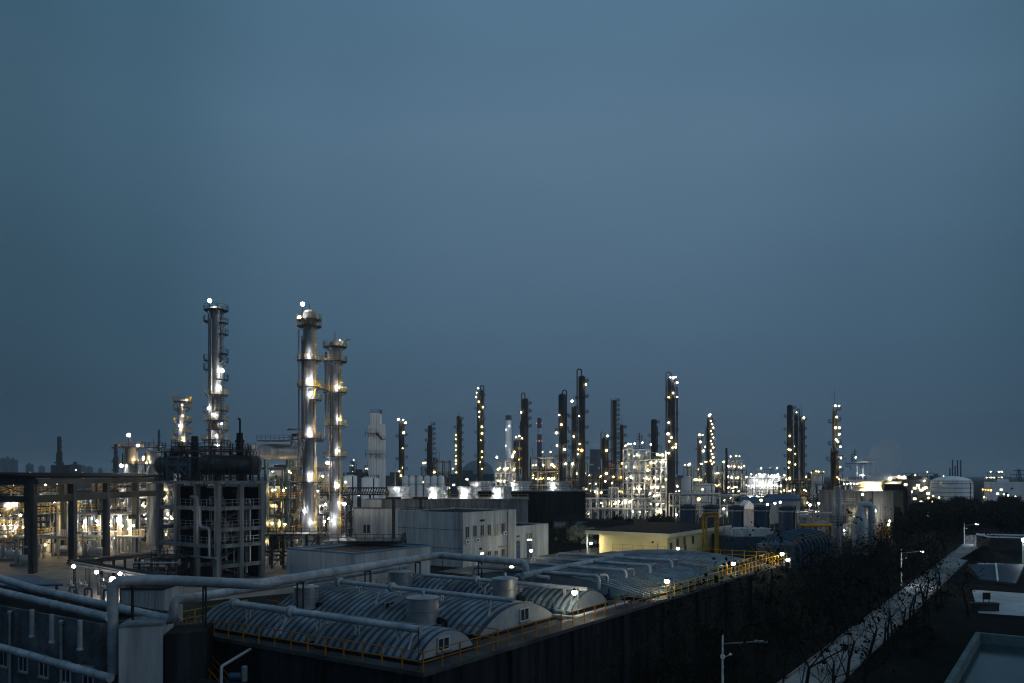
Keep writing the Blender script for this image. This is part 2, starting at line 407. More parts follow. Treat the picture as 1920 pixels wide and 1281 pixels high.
# the last daylight is strongest straight ahead and again behind the viewer
cb = N('ShaderNodeCombineXYZ'); L(sx.outputs['X'], cb.inputs[0]); L(sx.outputs['Y'], cb.inputs[1])
nm = N('ShaderNodeVectorMath'); nm.operation = 'NORMALIZE'; L(cb.outputs[0], nm.inputs[0])
s2 = N('ShaderNodeVectorMath'); s2.operation = 'DOT_PRODUCT'; L(nm.outputs[0], s2.inputs[0]); s2.inputs[1].default_value = (math.sin(R(6)), math.cos(R(6)), 0)
mr = N('ShaderNodeMapRange'); mr.inputs['From Min'].default_value = -1; L(s2.outputs['Value'], mr.inputs['Value'])
r2 = N('ShaderNodeValToRGB'); L(mr.outputs['Result'], r2.inputs['Fac']); e = r2.color_ramp.elements; r2.color_ramp.interpolation = 'EASE'
e[0].position = 0; e[0].color = (1., 1., 1., 1); e[1].position = 1; e[1].color = (1.04, 1.03, 1.02, 1)
for p_, v_ in ((.5, .75), (.9, .62), (.93, .7), (.975, .93)): k = e.new(p_); k.color = (v_*(.86 if v_ < .72 else .96), v_, v_*1.0, 1)
ns = N('ShaderNodeTexNoise'); ns.inputs['Scale'].default_value = 2.2; ns.inputs['Detail'].default_value = 3; ms_ = N('ShaderNodeMapping'); ms_.inputs['Scale'].default_value = (1, 1, 3.5); ms_.inputs['Rotation'].default_value = (0, .12, 0); L(tc.outputs['Generated'], ms_.inputs['Vector']); L(ms_.outputs[0], ns.inputs['Vector'])
nr = N('ShaderNodeMapRange'); nr.inputs['To Min'].default_value = .88; nr.inputs['To Max'].default_value = 1.12; L(ns.outputs['Fac'], nr.inputs['Value'])
m1 = N('ShaderNodeMix'); m1.data_type = 'RGBA'; m1.blend_type = 'MULTIPLY'; m1.inputs[0].default_value = 1; L(rp.outputs[0], m1.inputs[6]); L(r2.outputs[0], m1.inputs[7])
m2 = N('ShaderNodeVectorMath'); m2.operation = 'SCALE'; L(m1.outputs[2], m2.inputs[0]); L(nr.outputs[0], m2.inputs['Scale'])
L(m2.outputs[0], bg.inputs['Color']); bg.inputs['Strength'].default_value = 1
sun = bpy.data.lights.new('sun', 'SUN'); so = bpy.data.objects.new('sun', sun); col.objects.link(so)
sun.energy = .3; sun.angle = R(45); sun.color = (.9, .96, 1); so.rotation_euler = (R(74), 0, R(72))
hz = MB(); hz.box(-6000, 6000, -400, 7000, -1.2, 95); ho = hz.build('haze', 'black'); ho['kind'] = 'stuff'
hm = bpy.data.materials.new('haze_air'); hm.use_nodes = True; hn = hm.node_tree; hn.nodes.remove(hn.nodes['Principled BSDF'])
pv = hn.nodes.new('ShaderNodeVolumePrincipled'); pv.inputs['Color'].default_value = (.8, .9, 1, 1); pv.inputs['Density'].default_value = .00013
hn.links.new(pv.outputs[0], hn.nodes['Material Output'].inputs['Volume']); ho.data.materials[0] = hm
cy = sc.cycles
cy.use_denoising = True; cy.filter_width = 1.2; cy.adaptive_threshold = .004; cy.denoising_prefilter = "ACCURATE"; cy.max_bounces = 5; cy.diffuse_bounces = 2; cy.glossy_bounces = 3; cy.transmission_bounces = 2; cy.volume_bounces = 0
cy.sample_clamp_indirect = 3; cy.sample_clamp_direct = 0; cy.use_light_tree = True; cy.caustics_reflective = False; cy.caustics_refractive = False
# ================================================================== ground
def sheet(name, pts, m, z):
    q = MB(); q.add([(p[0], p[1], z) for p in pts], [tuple(range(len(pts)))])
    o = q.build(name, m); o['kind'] = 'structure'; return o
g = MB(); g.box(-5900, 5900, -300, 6900, -1, 0); structure(g.build('ground', 'ground'))
RD = V((.547, .837, 0)); RN = V((.837, -.547, 0)); R0 = V((27.2, 75.8, 0)); RW = 3.9   # the service road
def road(a, b): return R0+RD*a+RN*b
sheet('road', [road(-60, 0), road(-60, RW), road(153, RW), road(153, 0)], 'road', .012)
for b0 in (-.22, RW+.02):
    q = MB(); q.obox(road(-60, b0), RD*213, RN*.2, Z*.12); structure(q.build('kerb', 'concrete'))
sheet('grass_verge', [road(-60, -22), road(-60, -.25), road(150, -.25), road(150, -14)], 'grass', .004)
sheet('grass_field', [road(-60, RW+.25), road(-60, 90), road(150, 90), road(150, RW+.25)], 'grass', .005)
sheet('yard', [(-175, 100), (-62, 96), (-28, 122), (-20, 150), (0, 190), (-5, 330), (-240, 330)], 'yard', .006)
sheet('lane', [D(74, 4, 0), D(84, 4, 0), D(150, 62, 0), D(78, 62, 0)], 'yard', .008)
# ================================================================== basin deck with its covers
bt = T('treatment_basin', D(34, 12, 0), 'long dark concrete treatment basin whose deck carries the ribbed covers and drums', 'basin')
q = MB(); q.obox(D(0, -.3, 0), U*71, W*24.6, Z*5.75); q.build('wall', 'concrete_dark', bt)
q = MB(); q.obox(D(-.25, -.55, 5.752), U*71.5, W*25.1, Z*.25); q.build('deck', 'deck_concrete', bt)
for i in range(9): q = MB(); q.obox(D(.5+i*8, -.6, 0), U*.5, W*.29, Z*5.74); q.build('buttress', 'concrete_dark', bt)
for i in range(4): q = MB(); q.obox(D(-.3, 1+i*6.5, 0), U*.29, W*.5, Z*5.74); q.build('buttress', 'concrete_dark', bt)
def vault(label, o, ax, ac, L_, Wd, rise, period=.62, ends=(True, True), win=None, curb=.28, name='basin_cover', group='ribbed vaulted covers on the basin deck'):
    o = V(o); root = T(name, o+ax*L_/2+ac*Wd/2, label, 'basin cover', group)
    q = MB(); q.obox(o, ax*L_, ac*Wd, Z*curb); q.build('curb', 'concrete_dark', root)
    Rr = (Wd*Wd/4+rise*rise)/(2*rise); n = 18; th = math.asin(min(1, Wd/2/Rr)) if rise <= Wd/2 else math.pi/2
    def sec(l, dh):
        out = []
        for i in range(n+1):
            a = -th+2*th*i/n; out.append(o+ax*l+ac*(Wd/2+math.sin(a)*(Rr+dh))+Z*(curb+.002+(Rr+dh)*math.cos(a)-Rr+rise))
        return out
    ls = []; k = 0; rib = .3*period/.62
    while k*period+rib < L_:
        b = k*period; ls += [(b, 0), (b+.03, .075), (b+rib-.03, .075), (b+rib, 0)]; k += 1
    ls.append((L_, 0)); secs = [sec(*l) for l in ls]; q = MB()
    q.add([p for s_ in secs for p in s_], [(i*(n+1)+j, i*(n+1)+j+1, (i+1)*(n+1)+j+1, (i+1)*(n+1)+j) for i in range(len(secs)-1) for j in range(n)])
    ro = q.build('roof', 'frp', root); ro.data.materials.append(MATS['frp_trough'])
    for f_ in ro.data.polygons: f_.material_index = 1 if (f_.index//n) % 4 == 3 else 0  # troughs between the ribs take the darker colour
    for e_, l in ((0, .05), (1, L_-.05)):
        if not ends[e_]: continue
        s_ = sec(l, -.02); q = MB(); q.add(s_, [tuple(range(n+1))[::-1] if e_ == 0 else tuple(range(n+1))]); q.build('end_wall', 'frp_end', root)
    if win is not None:
        e_, off = win; l = 0 if e_ == 0 else L_; out = -ax if e_ == 0 else ax
        window(root, o+ax*l+ac*(Wd/2+off)+Z*(curb+rise*.45)-out*.02, ac, out, 1.15, min(.95, rise*.62), mull=1)
    return root
vault('front left ribbed cover beside the orange stair, in the row nearest the viewer', D(.9, 21.2), -W, U, 11.1, 5.4, 1.35, win=(1, -.5))
vault('front right ribbed cover at the nearest corner of the basin railing', D(.9, 9.4), -W, U, 8.6, 5.4, 1.35, win=(1, -.4))
vault('tall ribbed cover right of the dark drum standing closest to the viewer', D(8.7, 11.6), -W, U, 9.4, 9.8, 1.55, win=(1, .6))
vault('tall ribbed cover behind the front left cover, partly behind the leftmost drum', D(8.7, 22.4), -W, U, 10., 9.8, 1.5, win=(1, -2.4))
vault('low ribbed cover to the right of the brightest drum, ending at the right railing', D(20.6, 8.), -W, U, 6., 6.2, 1.3)
vault('low ribbed cover just left of the brightest drum, in the third row', D(20.6, 14.6), -W, U, 5.9, 6.2, 1.4, win=(1, .3))
vault('low ribbed cover behind the back left drum, at the left end of the third row', D(20.6, 22.), -W, U, 6.8, 6.2, 1.4, win=(1, -.5))
vault('widest ribbed cover, under the herringbone of pipes behind the drums', D(30.4, .5), U, W, 19.8, 21.5, 1.5, period=.8, ends=(True, True))
vault('flat dark cover beyond the widest one, in front of the yellow building', D(53, 3), U, W, 14, 19, .8, period=1.1)
# four drums on legs
def drum(label, c, r, h, leg):
    c = V(c); root = T('water_drum', c, label, 'drum', 'steel drums on legs on the basin deck'); b = c+Z*leg; n = 36
    q = MB(); q.lathe(b, [(r, 0), (r, .06), (r-.03, .08), (r-.03, h*.5), (r, h*.5+.02), (r, h*.5+.06), (r-.03, h*.5+.08), (r-.03, h-.08), (r+.02, h-.06), (r+.02, h)], n); q.build('shell', 'galvanised', root, smooth=True)
    q = MB(); q.lathe(b+Z*(h+.002), [(r-.05, 0), (r*.6, .1), (.12, .16)], n); q.build('lid', 'steel_grey', root, smooth=True)
    q = MB(); q.tube([b+Z*(h+.15), b+Z*(h+.42)], .13, 10); q.build('nozzle', 'steel_grey', root)
    for i in range(4):
        a = R(45+90*i+12); p = c+V((math.cos(a), math.sin(a), 0))*r*.82; q = MB(); q.beam(p, p+Z*(leg+.02), .16); q.box(p.x-.16, p.x+.16, p.y-.16, p.y+.16, c.z+.001, c.z+.04); q.build('leg', 'steel_dark', root)
    q = MB(); p = b+U*0+V((r*.9, -r*.3, .25)); q.tube([p, p+V((.6, -.1, 0)), p+V((.6, -.1, -leg-.1))], .11, 8, bend=.2); q.lathe(p+V((.2, -.03, -.22)), [(.2, 0), (.24, .2), (.2, .42)], 10); q.build('drain_valve', 'black', root, smooth=True)
drum('dark drum on legs closest to the viewer, left of the tall right cover', D(7.6, 6.1), 1.12, 1.75, .95)
drum('leftmost dark drum on legs, behind the front left cover', D(9.2, 19.3), .98, 1.65, .6)
drum('back drum on legs in front of the pale shed with the blue roof edge', D(20.3, 19.4), 1.1, 1.75, .6)
drum('brightest drum on legs, lamplit beside the riser of the big pipe', D(19.6, 7.6), 1.05, 1.75, .9)
# ---- pipes over the deck
pt = lambda x, y, z: G(x, y, z)
pipe_thing([pt(435, 1131, 8.15), pt(789, 1181, 8.0)], .22, 'pale pipe on short stands above the two front covers', sup='pipe_paint', supz=7.2, supstep=3.2, bands=2.2)
pipe_thing([pt(640, 1091, 8.6), pt(962, 1126, 8.6)], .17, 'pale pipe above the tall covers, with a collar left of the back drum', sup='pipe_paint', supz=8., supstep=4, bands=4)
pipe_thing([pt(794, 1078, 8.), pt(1102, 1105, 8.0)], .17, 'pale pipe above the third row, ending in a round cap beside a lamp', sup='pipe_paint', supz=7.3, supstep=4, bands=4)
def collar(c, ax, r, label):
    q = MB(); q.lathe(c-ax*.22, [(r*.75, 0), (r, .06), (r, .16), (r*.8, .2), (r*.8, .24), (r, .28), (r, .38), (r*.75, .44)], 18, axis=ax); return tag(q.build('pipe_joint', 'pipe_paint', smooth=True), label, 'pipe joint', 'collars on the deck pipes')
for (x, y, z, r, l) in ((440, 1132, 8.13, .38, 'ribbed collar at the left end of the pipe over the front covers'), (546, 1147, 8.1, .4, 'thick collar halfway along the pipe over the front covers'), (735, 1101, 8.6, .36, 'collar on the pipe in front of the back drum'), (636, 1091, 8.6, .38, 'ribbed collar at the left end of the pipe over the tall covers'), (893, 1087, 8., .36, 'bright collar halfway along the pipe over the third row')):
    collar(G(x, y, z), -W, r, l)
for k, (x, y, z) in enumerate(((546, 1150, 8.0), (784, 1178, 7.9), (930, 1118, 8.7), (720, 1100, 8.6), (1080, 1104, 7.9), (918, 1090, 7.9))):
    p = G(x, y, z); q = MB(); q.tube([p-Z*.25-U*.1, p-Z*.35-U*.5, p-Z*1.2-U*.9], .07, 6, bend=.3)
    q.build('drip_pipe', 'pipe_paint'); ob = bpy.context.scene.objects[-1] if False else None
for k, o in enumerate([o for o in col.objects if o.name.startswith('drip_pipe')]):
    tag(o, ['thin bent drip pipe under the thick collar of the front pipe', 'thin drip pipe at the capped right end of the front pipe', 'thin slanted drip pipe near the right end of the middle pipe', 'thin drip pipe below the collar in front of the back drum', 'thin slanted drip pipe beside the capped end of the third row pipe', 'thin drip pipe under the bright collar of the third row pipe'][k], 'drip pipe', 'drip pipes')
# large collecting pipe that crosses the whole foreground
A0, A1, A2, A3, A4 = P(211, 1092, 53.2), P(285, 1087, 54.5), P(482, 1096, 54.5), pt(822, 1041, 8.75), pt(986, 1056, 8.75)
rb = G(211, 1275, 4.1); A00 = V((A0.x, A0.y, 4.2))
pipe_thing([A00, A0, A1, A2, A3, A4, V((A4.x, A4.y, 6))], .34, 'big pale pipe that rises at left, zigzags across the foreground and drops by a lamp', bend=.6, n=22, bands=2.6, sup='steel_dark', supz=6.01, supstep=9)
# second, slightly lower pipe with the S riser
B0, B1, B2, B3, B4 = pt(-30, 1083, 7.9), pt(60, 1108, 7.9), pt(322, 1163, 7.9), pt(322, 1112, 0), None
b2 = G(326, 1164, 7.6); up_ = V((b2.x, b2.y, 9.15)); c1 = G(372, 1112, 8.55)
pipe_thing([G(-40, 1072, 8.3), G(60, 1103, 8.0), b2, V((b2.x, b2.y, 8.9)), V((G(470, 1104, 8.1)-V((0, 0, 0)))), G(760, 1062, 8.0)], .3, 'pale pipe with an S shaped riser beside the stair head, below the big pipe', bend=.75, n=20, bands=2.4)
pipe_thing([G(-40, 1100, 8.05), G(205, 1158, 7.9)], .27, 'pale pipe along the top edge of the old wall, carrying three hanging stubs', bands=2.)
pipe_thing([G(-40, 1205, 5.1), G(10, 1216, 5.1), G(207, 1272, 4.9)], .26, 'lowest pale pipe, along the old wall above its windows', bands=2.)
# herringbone pipes over the widest cover
pipe_thing([D(26.8, 10.6, 7.9), D(48.5, 11.6, 7.9)], .29, 'thick spine pipe along the crest of the widest cover', n=18, bands=2.6, sup='steel_dark', supz=7.35, supstep=5)
for k, s_ in enumerate((30, 35.4, 40.8, 46.2)):
    w_ = ('nearest', 'second nearest', 'third nearest', 'farthest')[k]
    pipe_thing([D(s_, 11., 7.95), D(s_, 5.6, 7.95), D(s_, 4.6, 7.95), D(s_, 4.6, 6.8)], .17, w_+' branch pipe right of the spine pipe, bending down into the widest cover', bands=0, bend=.4)
    pipe_thing([D(s_+.7, 4.9, 7.95), D(s_+1.6, 4.6, 7.95), D(s_+1.6, 4.6, 6.8)], .12, w_+' short twin leg at the end of a right hand branch pipe', bands=0, bend=.3)
    pipe_thing([D(s_, 11.6, 7.95), D(s_, 18.5, 7.95), D(s_, 18.5, 6.6)], .17, w_+' branch pipe left of the spine pipe', bands=0, bend=.4)
pipe_thing([D(29, 12.8, 6.3), D(29, 12.8, 7.6), D(29, 9.2, 7.6)], .2, 'short bent pipe with two legs behind the lamp by the big pipe', bands=0, bend=.4, sup='pipe_paint', supstep=2)
# ---- railings
def railing(pts, label, m='orange', h=1.1, step=1.6, w=.065):  # unlit yellow rails are coloured orange, lamplit ones yellow; light put in the colour
    q = MB(); q.rail(pts, h, step, w); return tag(q.build('railing', m), label, 'railing', 'railings of the basin deck')
e0 = .1
railing([D(-.1, 21.2), D(-.1, -.4)], 'orange railing along the front edge of the basin, below the front covers')
railing([D(-.1, -.42), D(30, -.42)], 'orange railing along the near right edge of the basin, from its corner to the lamp', step=1.7)
railing([D(30.05, -.42), D(50, -.42)], 'yellow railing along the right edge of the widest cover', 'yellow')
railing([D(50.05, -.42), D(70.8, -.42)], 'yellow railing at the far right end of the basin', 'yellow', step=1.2)
railing([D(51, 1.3), D(70.8, 1.3)], 'inner yellow railing of the walkway at the far right end of the basin', 'yellow', step=1.4)
railing([D(.2, 22.9), D(7, 23.6)], 'yellow railing by the head of the orange stair', 'yellow')
railing([D(7.9, 3.), D(7.9, .1)], 'short orange railing between the front right cover and the tall cover')
railing([D(27.9, 23.8), D(27.9, 4)], 'yellow railing across the deck in front of the widest cover', 'yellow')
railing([D(51.5, 23.), D(51.5, 2.6)], 'yellow railing across the deck behind the widest cover', 'yellow')
railing([D(70.6, 24), D(70.6, 1.8)], 'yellow railing across the far end of the basin deck', 'yellow')
railing([D(13, 24.2), D(27, 24.2)], 'yellow railing on the left edge of the deck behind the back drum', 'yellow')
# stair at the near left corner
a_, b_ = D(-1.5, 14.2, 1.6), D(-1.5, 21.4, 5.9)
st_ = T('stair', V((a_.x, a_.y, 0)), 'orange steel stair going down from the near left corner of the basin', 'stair')
q = MB(); q.stair(a_, b_, .95, U); q.beam((a_+U*.5)-Z*1.6, a_+U*.5, .2); q.build('flight', 'rust', st_)
for dx in (0, .95):
    q = MB()
    for h_ in (.55, 1.05): q.beam(a_+U*dx+Z*h_, b_+U*dx+Z*h_, .05)
    for i in range(7): p = a_.lerp(b_, i/6)+U*dx; q.beam(p, p+Z*1.05, .05)
    q.build('handrail', 'orange', st_)
q = MB(); q.obox(D(-1.6, 21.4, 5.75), U*1.35, W*2., Z*.2); q.build('landing', 'steel_dark', st_)
q = MB(); q.rail([D(-1.5, 22., 5.95), D(-1.5, 23.3, 5.95), D(-.4, 23.3, 5.95)], 1.1, 1.2, .06); q.build('railing', 'yellow', st_)
# ---- old wall building, box annex, pump platform
ob = block('service_building', 'old stained service building at the bottom left with pipes along its wall', 'building', D(-6.7, 20.6, 0), W*34, U*5.6, 0, 7.55, 'wall_old', 'roof_dark', .3)
for i, t_ in enumerate((21.9, 24.6, 27.4, 30.2, 33)):
    window(ob, D(-6.7, t_, 4.0), W, -U, 1.25, 1.5, mull=1, glass='glass')
for k, (x, yb) in enumerate(((60, 1143), (97, 1152), (150, 1163))):
    p = G(x, yb, 7.95); q = MB(); p2 = V((p.x, p.y, 6.3)); q.tube([p, p2], .15, 14); q.lathe(p2-Z*.2, [(.2, 0), (.2, .12), (.15, .14), (.15, .22)], 14)
    tag(q.build('pipe_stub', 'pipe_paint', smooth=True), ['left', 'middle', 'right'][k]+'most of the three blind stubs hanging from the pipe on the old wall' if k != 1 else 'middle one of the three blind stubs hanging from the pipe on the old wall', 'pipe stub', 'hanging stubs')
for k, (x, y0) in enumerate(((45, 1152), (129, 1172))):
    p = G(x, y0, 7.0); q = MB(); off = D(-6.7, 0, 0)
    s_ = (p-DC).dot(U); p = p+U*(-6.85-s_); q.tube([V((p.x, p.y, 7.1)), V((p.x, p.y, 0))], .09, 8); q.lathe(V((p.x, p.y, 7.1)), [(.09, 0), (.16, .1), (.16, .25), (.05, .3)], 10)
    tag(q.build('downpipe', 'pipe_paint', smooth=True), ('thin downpipe left of the hanging stubs on the old wall', 'thin downpipe between the middle and right hanging stubs')[k], 'downpipe', 'downpipes on the old wall')
bx = V((-24.4, 51.6, 0)); ex = V((2.35, .9, 0)); ey = V((-.6, 3.2, 0))
q = MB(); q.obox(bx, ex, ey, Z*7.5); an_ = T('stair_annex', bx, 'plain pale box annex between the riser of the big pipe and the orange stair', 'annex')
q.build('wall', 'white_wall', an_); q = MB(); q.obox(bx-ex*.02-ey*.02+Z*7.502, ex*1.04, ey*1.04, Z*.12); q.build('roof_slab', 'concrete', an_)
q = MB(); o_ = bx+ex*1.06; q.obox(o_, ex*.9+V((0, .4, 0)), ey, Z*6.9); tag(q.build('concrete_shaft', 'concrete_dark'), 'dark concrete shaft right of the pale box annex, under the stair landing', 'shaft')
q = MB(); q.obox(D(-9, 9.8, 0), U*6.6, W*7, Z*3.9); tag(q.build('pump_plinth', 'concrete_dark'), 'low dark plinth below the front railing carrying a pump', 'plinth')
pw = D(-3.2, 16.2, 3.9)
pipe_thing([G(415, 1290, 4.), V((G(415, 1290, 4.).x, G(415, 1290, 4.).y, 5.3)), G(490, 1205, 5.75)], .09, 'thin white bent pipe in front of the basin wall', m='white_panel', bands=0, bend=.2, n=8)
pm = T('pump', G(440, 1280, 3.92), 'small pump with a grey motor on the plinth below the front railing', 'pump')
c_ = G(440, 1280, 3.92); q = MB(); q.box(c_.x-.5, c_.x+.8, c_.y-.3, c_.y+.3, 3.905, 4.0); q.build('base', 'steel_dark', pm)
q = MB(); q.capsule(c_+V((-.3, 0, .38)), c_+V((.35, 0, .38)), .25, 14); q.build('casing', 'blue_paint', pm, smooth=True)
q = MB(); q.lathe(c_+V((.62, 0, .1)), [(.2, 0), (.2, .9), (.14, .95)], 14); q.build('motor', 'galvanised', pm, smooth=True)
# ---- deck and lane lamps
def post_lamp(x, y, yb, zb, label, side=-1, r=.2, c='p', group='lit lamps on short posts'):
    b = G(x, yb, zb); d = b.y; top = P(x, y, d); px = b.x-side*.28
    root = T('post_lamp', V((px, d, zb)), label, 'lamp', group)
    q = MB(); q.tube([(px, d, zb), (px, d, top.z+.35)], .05, 8); q.box(px-.1, px+.1, d-.1, d+.1, zb+.001, zb+.04); q.build('post', 'galvanised', root)
    q = MB(); q.beam((px, d, top.z+.12), (b.x, d, top.z+.22), .05); q.lathe((b.x, d, top.z+r*.75), [(r*.9, 0), (r*1.1, .03), (.05, r*.8)], 12); q.build('shade', 'steel_dark', root)
    lamp(root, (b.x, d, top.z), r, c, 'bulb', 2)
for a in ((1077, 1111, 1161, 6, 'lit post lamp at the right railing beside the third row of covers'), (1250, 1090, 1122, 6, 'lit post lamp at the right edge of the widest cover'),
          (959, 1064, 1082, 6, 'lit post lamp beneath the bend where the big pipe drops'), 
          (1375, 1057, 1078, 6, 'lit post lamp on the walkway left of the two lamps at the far corner', -1), (1466, 1039, 1060, 6, 'left lamp of the pair at the far right corner of the basin'), (1477, 1050, 1064, 6, 'right lamp of the pair at the far right corner of the basin')):
    post_lamp(*a)
for a in ((1203, 1038, 1054, 0, 'lit lane lamp in front of the yellow wall'), (1271, 1029, 1054, 1, 'lit lane lamp before the windowed side of the yellow building', 1), (1303, 1042, 1062, 1, 'lit lane lamp at the foot of the yellow pipe portal', 1),
          (1108, 1019, 1040, 0, 'lit lane lamp between the round trees and the yellow building', 1), (1009, 1022, 1042, 0, 'lit lane lamp by the left end of the round trees', 1), (996, 1033, 1058, 0, 'lit lane lamp at the corner of the low annex', 1)):
    post_lamp(*a, r=.26, c='l' if 1010 < a[0] < 1290 else 'p')

for k, (s_, t_, lab) in enumerate(((18.9, 2.2, 'small teal pump near the right railing before the bright post lamp'), (19.3, 4.4, 'small teal pump just left of the brightest drum legs'), (28.6, 2.4, 'small teal pump at the near right corner of the widest cover'))):
    c_ = D(s_, t_, 6.005); r0 = T('deck_pump', c_, lab, 'pump', 'small pumps on the basin deck'); q = MB(); q.obox(c_-U*.4-W*.7, U*.8, W*1.4, Z*.15); q.build('base', 'concrete', r0); q = MB(); q.capsule(c_-W*.5+Z*.45, c_+W*.2+Z*.45, .26, 12); q.build('motor', 'rim', r0, smooth=True); q = MB(); q.lathe(c_+W*.45+Z*.15, [(.22, 0), (.25, .3), (.22, .6), (.1, .62), (.1, 1.)], 12); q.build('casing', 'blue_steel', r0, smooth=True)
pipe_thing([D(18.2, 3.5, 6.35), D(18.2, .4, 6.35), D(27.5, .4, 6.35)], .13, 'thin white pipe lying on the deck along the right railing', m='white_panel', bands=2.5, bend=.3, n=8)
railing([D(7.9, 22.5), D(7.9, 20.8)], 'short orange railing left of the leftmost drum'); railing([D(19.2, 22.6), D(19.2, 14)], 'orange railing across the deck behind the tall covers')
q = MB(); [q.beam(D(s_, 1.1, 6.02), D(s_, 1.1, 8.6), .05) for s_ in ()]
for k, (x, y, h_) in enumerate(((785, 1255, 2.4), (697, 1135, 2.6), (830, 1095, 3.), (602, 1080, 3.2))):
    c_ = G(x, y, 6.005); q = MB(); q.tube([c_, c_+Z*h_], .025, 5); q.lathe(c_, [(.12, 0), (.12, .05), (.03, .07)], 8); tag(q.build('lightning_rod', 'steel_dark'), ('thin rod at the nearest corner of the basin railing', 'thin rod beside the front of the tall left cover', 'thin rod before the back drum', 'thin rod behind the leftmost drum')[k], 'rod', 'thin rods on the deck')
# ================================================================== mid-ground buildings
def px(o, a, x, Zv):                              # length along a from o until picture column x
    k = (x-CX)/F; return (k*o.y-o.x)/(a.x-k*a.y)
# pale shed with the blue edge
c = V((-23.4, 124, 0)); ob = block('low_shed', 'low pale shed with a blue roof edge behind the zigzag of the big pipe', 'shed', c, U*17.5, W*15, 0, 5.05, 'white_panel', 'roof_dark', .3, 'blue_trim')
q = MB(); s0 = c+W*13.2-U*.25; q.tube([s0, s0+Z*4.6], .06, 6); q.box(s0.x-.25, s0.x-.02, s0.y-.3, s0.y-.05, 3.2, 3.7); tag(q.build('floodlight_pole', 'white_panel'), 'unlit thin pole with a small box before the left wall of the low pale shed', 'pole')
# two-storey white building
c = V((-9., 151.7, 0)); an, bn = U*17.6, W*15.6
ob = block('office_building', 'two storey white building with a row of tall windows and air conditioners', 'building', c, an, bn, 0, 10.05, 'white_wall', 'roof_dark', .35)
fx = lambda x, y: (lambda s: c+U*s+Z*(H-(y-HY)/F*(c+U*s).y))(px(c, U, x, 0))
for x, y0, y1 in ((876, 987, 1009), (890, 985, 1007), (904, 984, 1005), (917, 983, 1004), (930, 982, 1003), (943, 981, 1000)):
    p = fx(x, (y0+y1)/2); window(ob, p, U, -W, 1.25, (y1-y0)*p.y/F, mull=1, glass='dim_window' if x == 930 else 'glass')
for x, y0, y1 in ((917, 1033, 1043), (930, 1032, 1041), (943, 1029, 1043)):
    p = fx(x, (y0+y1)/2); window(ob, p, U, -W, 1.2, (y1-y0)*p.y/F, mull=1)
p = fx(903.5, 1038); window(ob, p, U, -W, 1.3, .55, 'lit_window', 'white_panel', 'lit_window', 0)
for x, y, a, b in ((904, 976, 1.5, .4), (901, 1029, .8, .45)):
    p = fx(x, y); q = MB(); q.obox(p-U*a/2-Z*b/2-W*.01, U*a, -W*.06, Z*b); q.build('vent', 'black', ob)
for x, y in ((874, 1016), (893, 1013), (945, 1000)):
    p = fx(x, y); u_ = T('air_conditioner', p-W*.2, {874: 'boxy air conditioner below the leftmost upper window of the white building', 893: 'boxy air conditioner between the second and third upper windows of the white building', 945: 'boxy air conditioner at the rightmost upper window of the white building'}[x], 'air conditioner', 'air conditioners on the white building')
    q = MB(); q.obox(p-U*.45-W*.05-Z*.35, U*.9, -W*.35, Z*.7); q.build('casing', 'far_white', u_); q = MB(); q.lathe(p-W*.405, [(.26, 0), (.26, .02)], 14, axis=-W); q.build('fan_grille', 'black', u_)
    q = MB(); [q.beam(p+U*e-Z*.38-W*.01, p+U*e-Z*.38-W*.4, .05) for e in (-.3, .3)]; q.build('bracket', 'steel_dark', u_)
q = MB(); p = fx(951, 1000); q.tube([V((p.x, p.y, .05))-W*.12, V((p.x, p.y, 9.7))-W*.12], .07, 6); q.build('downpipe', 'steel_dark', ob)
q = MB(); q.tube([c-U*.1-W*.13, c-U*.1-W*.13+Z*9.8], .08, 6); q.build('downpipe', 'white_panel', ob)
q = MB(); q.obox(fx(933, 1026), U*3, -W*1., Z*.1); q.build('canopy', 'concrete', ob)
q = MB()
for k in (3.4, 6.8): q.obox(c-U*.004+Z*k, -U*.03, W*15.6, Z*.08)
q.build('wall_joint', 'concrete_dark', ob)
q = MB(); r_ = [c+U*1+W*1+Z*9.9, c+U*16+W*1+Z*9.9, c+U*16+W*14+Z*9.9, c+U*1+W*14+Z*9.9]; q.rail(r_[1:]+r_[:1], .8, 2, .06); q.build('roof_rail', 'steel_dark', ob)
c2 = c+U*17.9-W*0+W*.3
ob = block('annex', 'lower white annex with a blue door right of the two storey building', 'annex', c2, U*12.5, W*8, 0, 6.6, 'white_wall', 'roof_dark', .3)
c0 = c; c = c2; 
for x, y, w_, h_, m_ in ((969.5, 1006, 1.9, .55, 'glass'), (969.5, 1017, 1.9, .8, 'glass'), (992, 1009, 2.3, 2., 'glass')):
    p = fx(x, y); window(ob, p, U, -W, w_, h_, glass=m_, mull=2)
for x, w_ in ((969.5, 2.0), (992, 1.9)):
    p = fx(x, 1000); p.z = 1.75; q = MB(); q.obox(p-U*w_/2-Z*1.7-W*.003, U*w_, -W*.08, Z*3.4); dr = q.build('door', 'blue_roof', ob)
    q = MB(); q.obox(p+U*.2-Z*.1-W*.09, U*.08, -W*.06, Z*.3); q.build('handle', 'steel', dr)
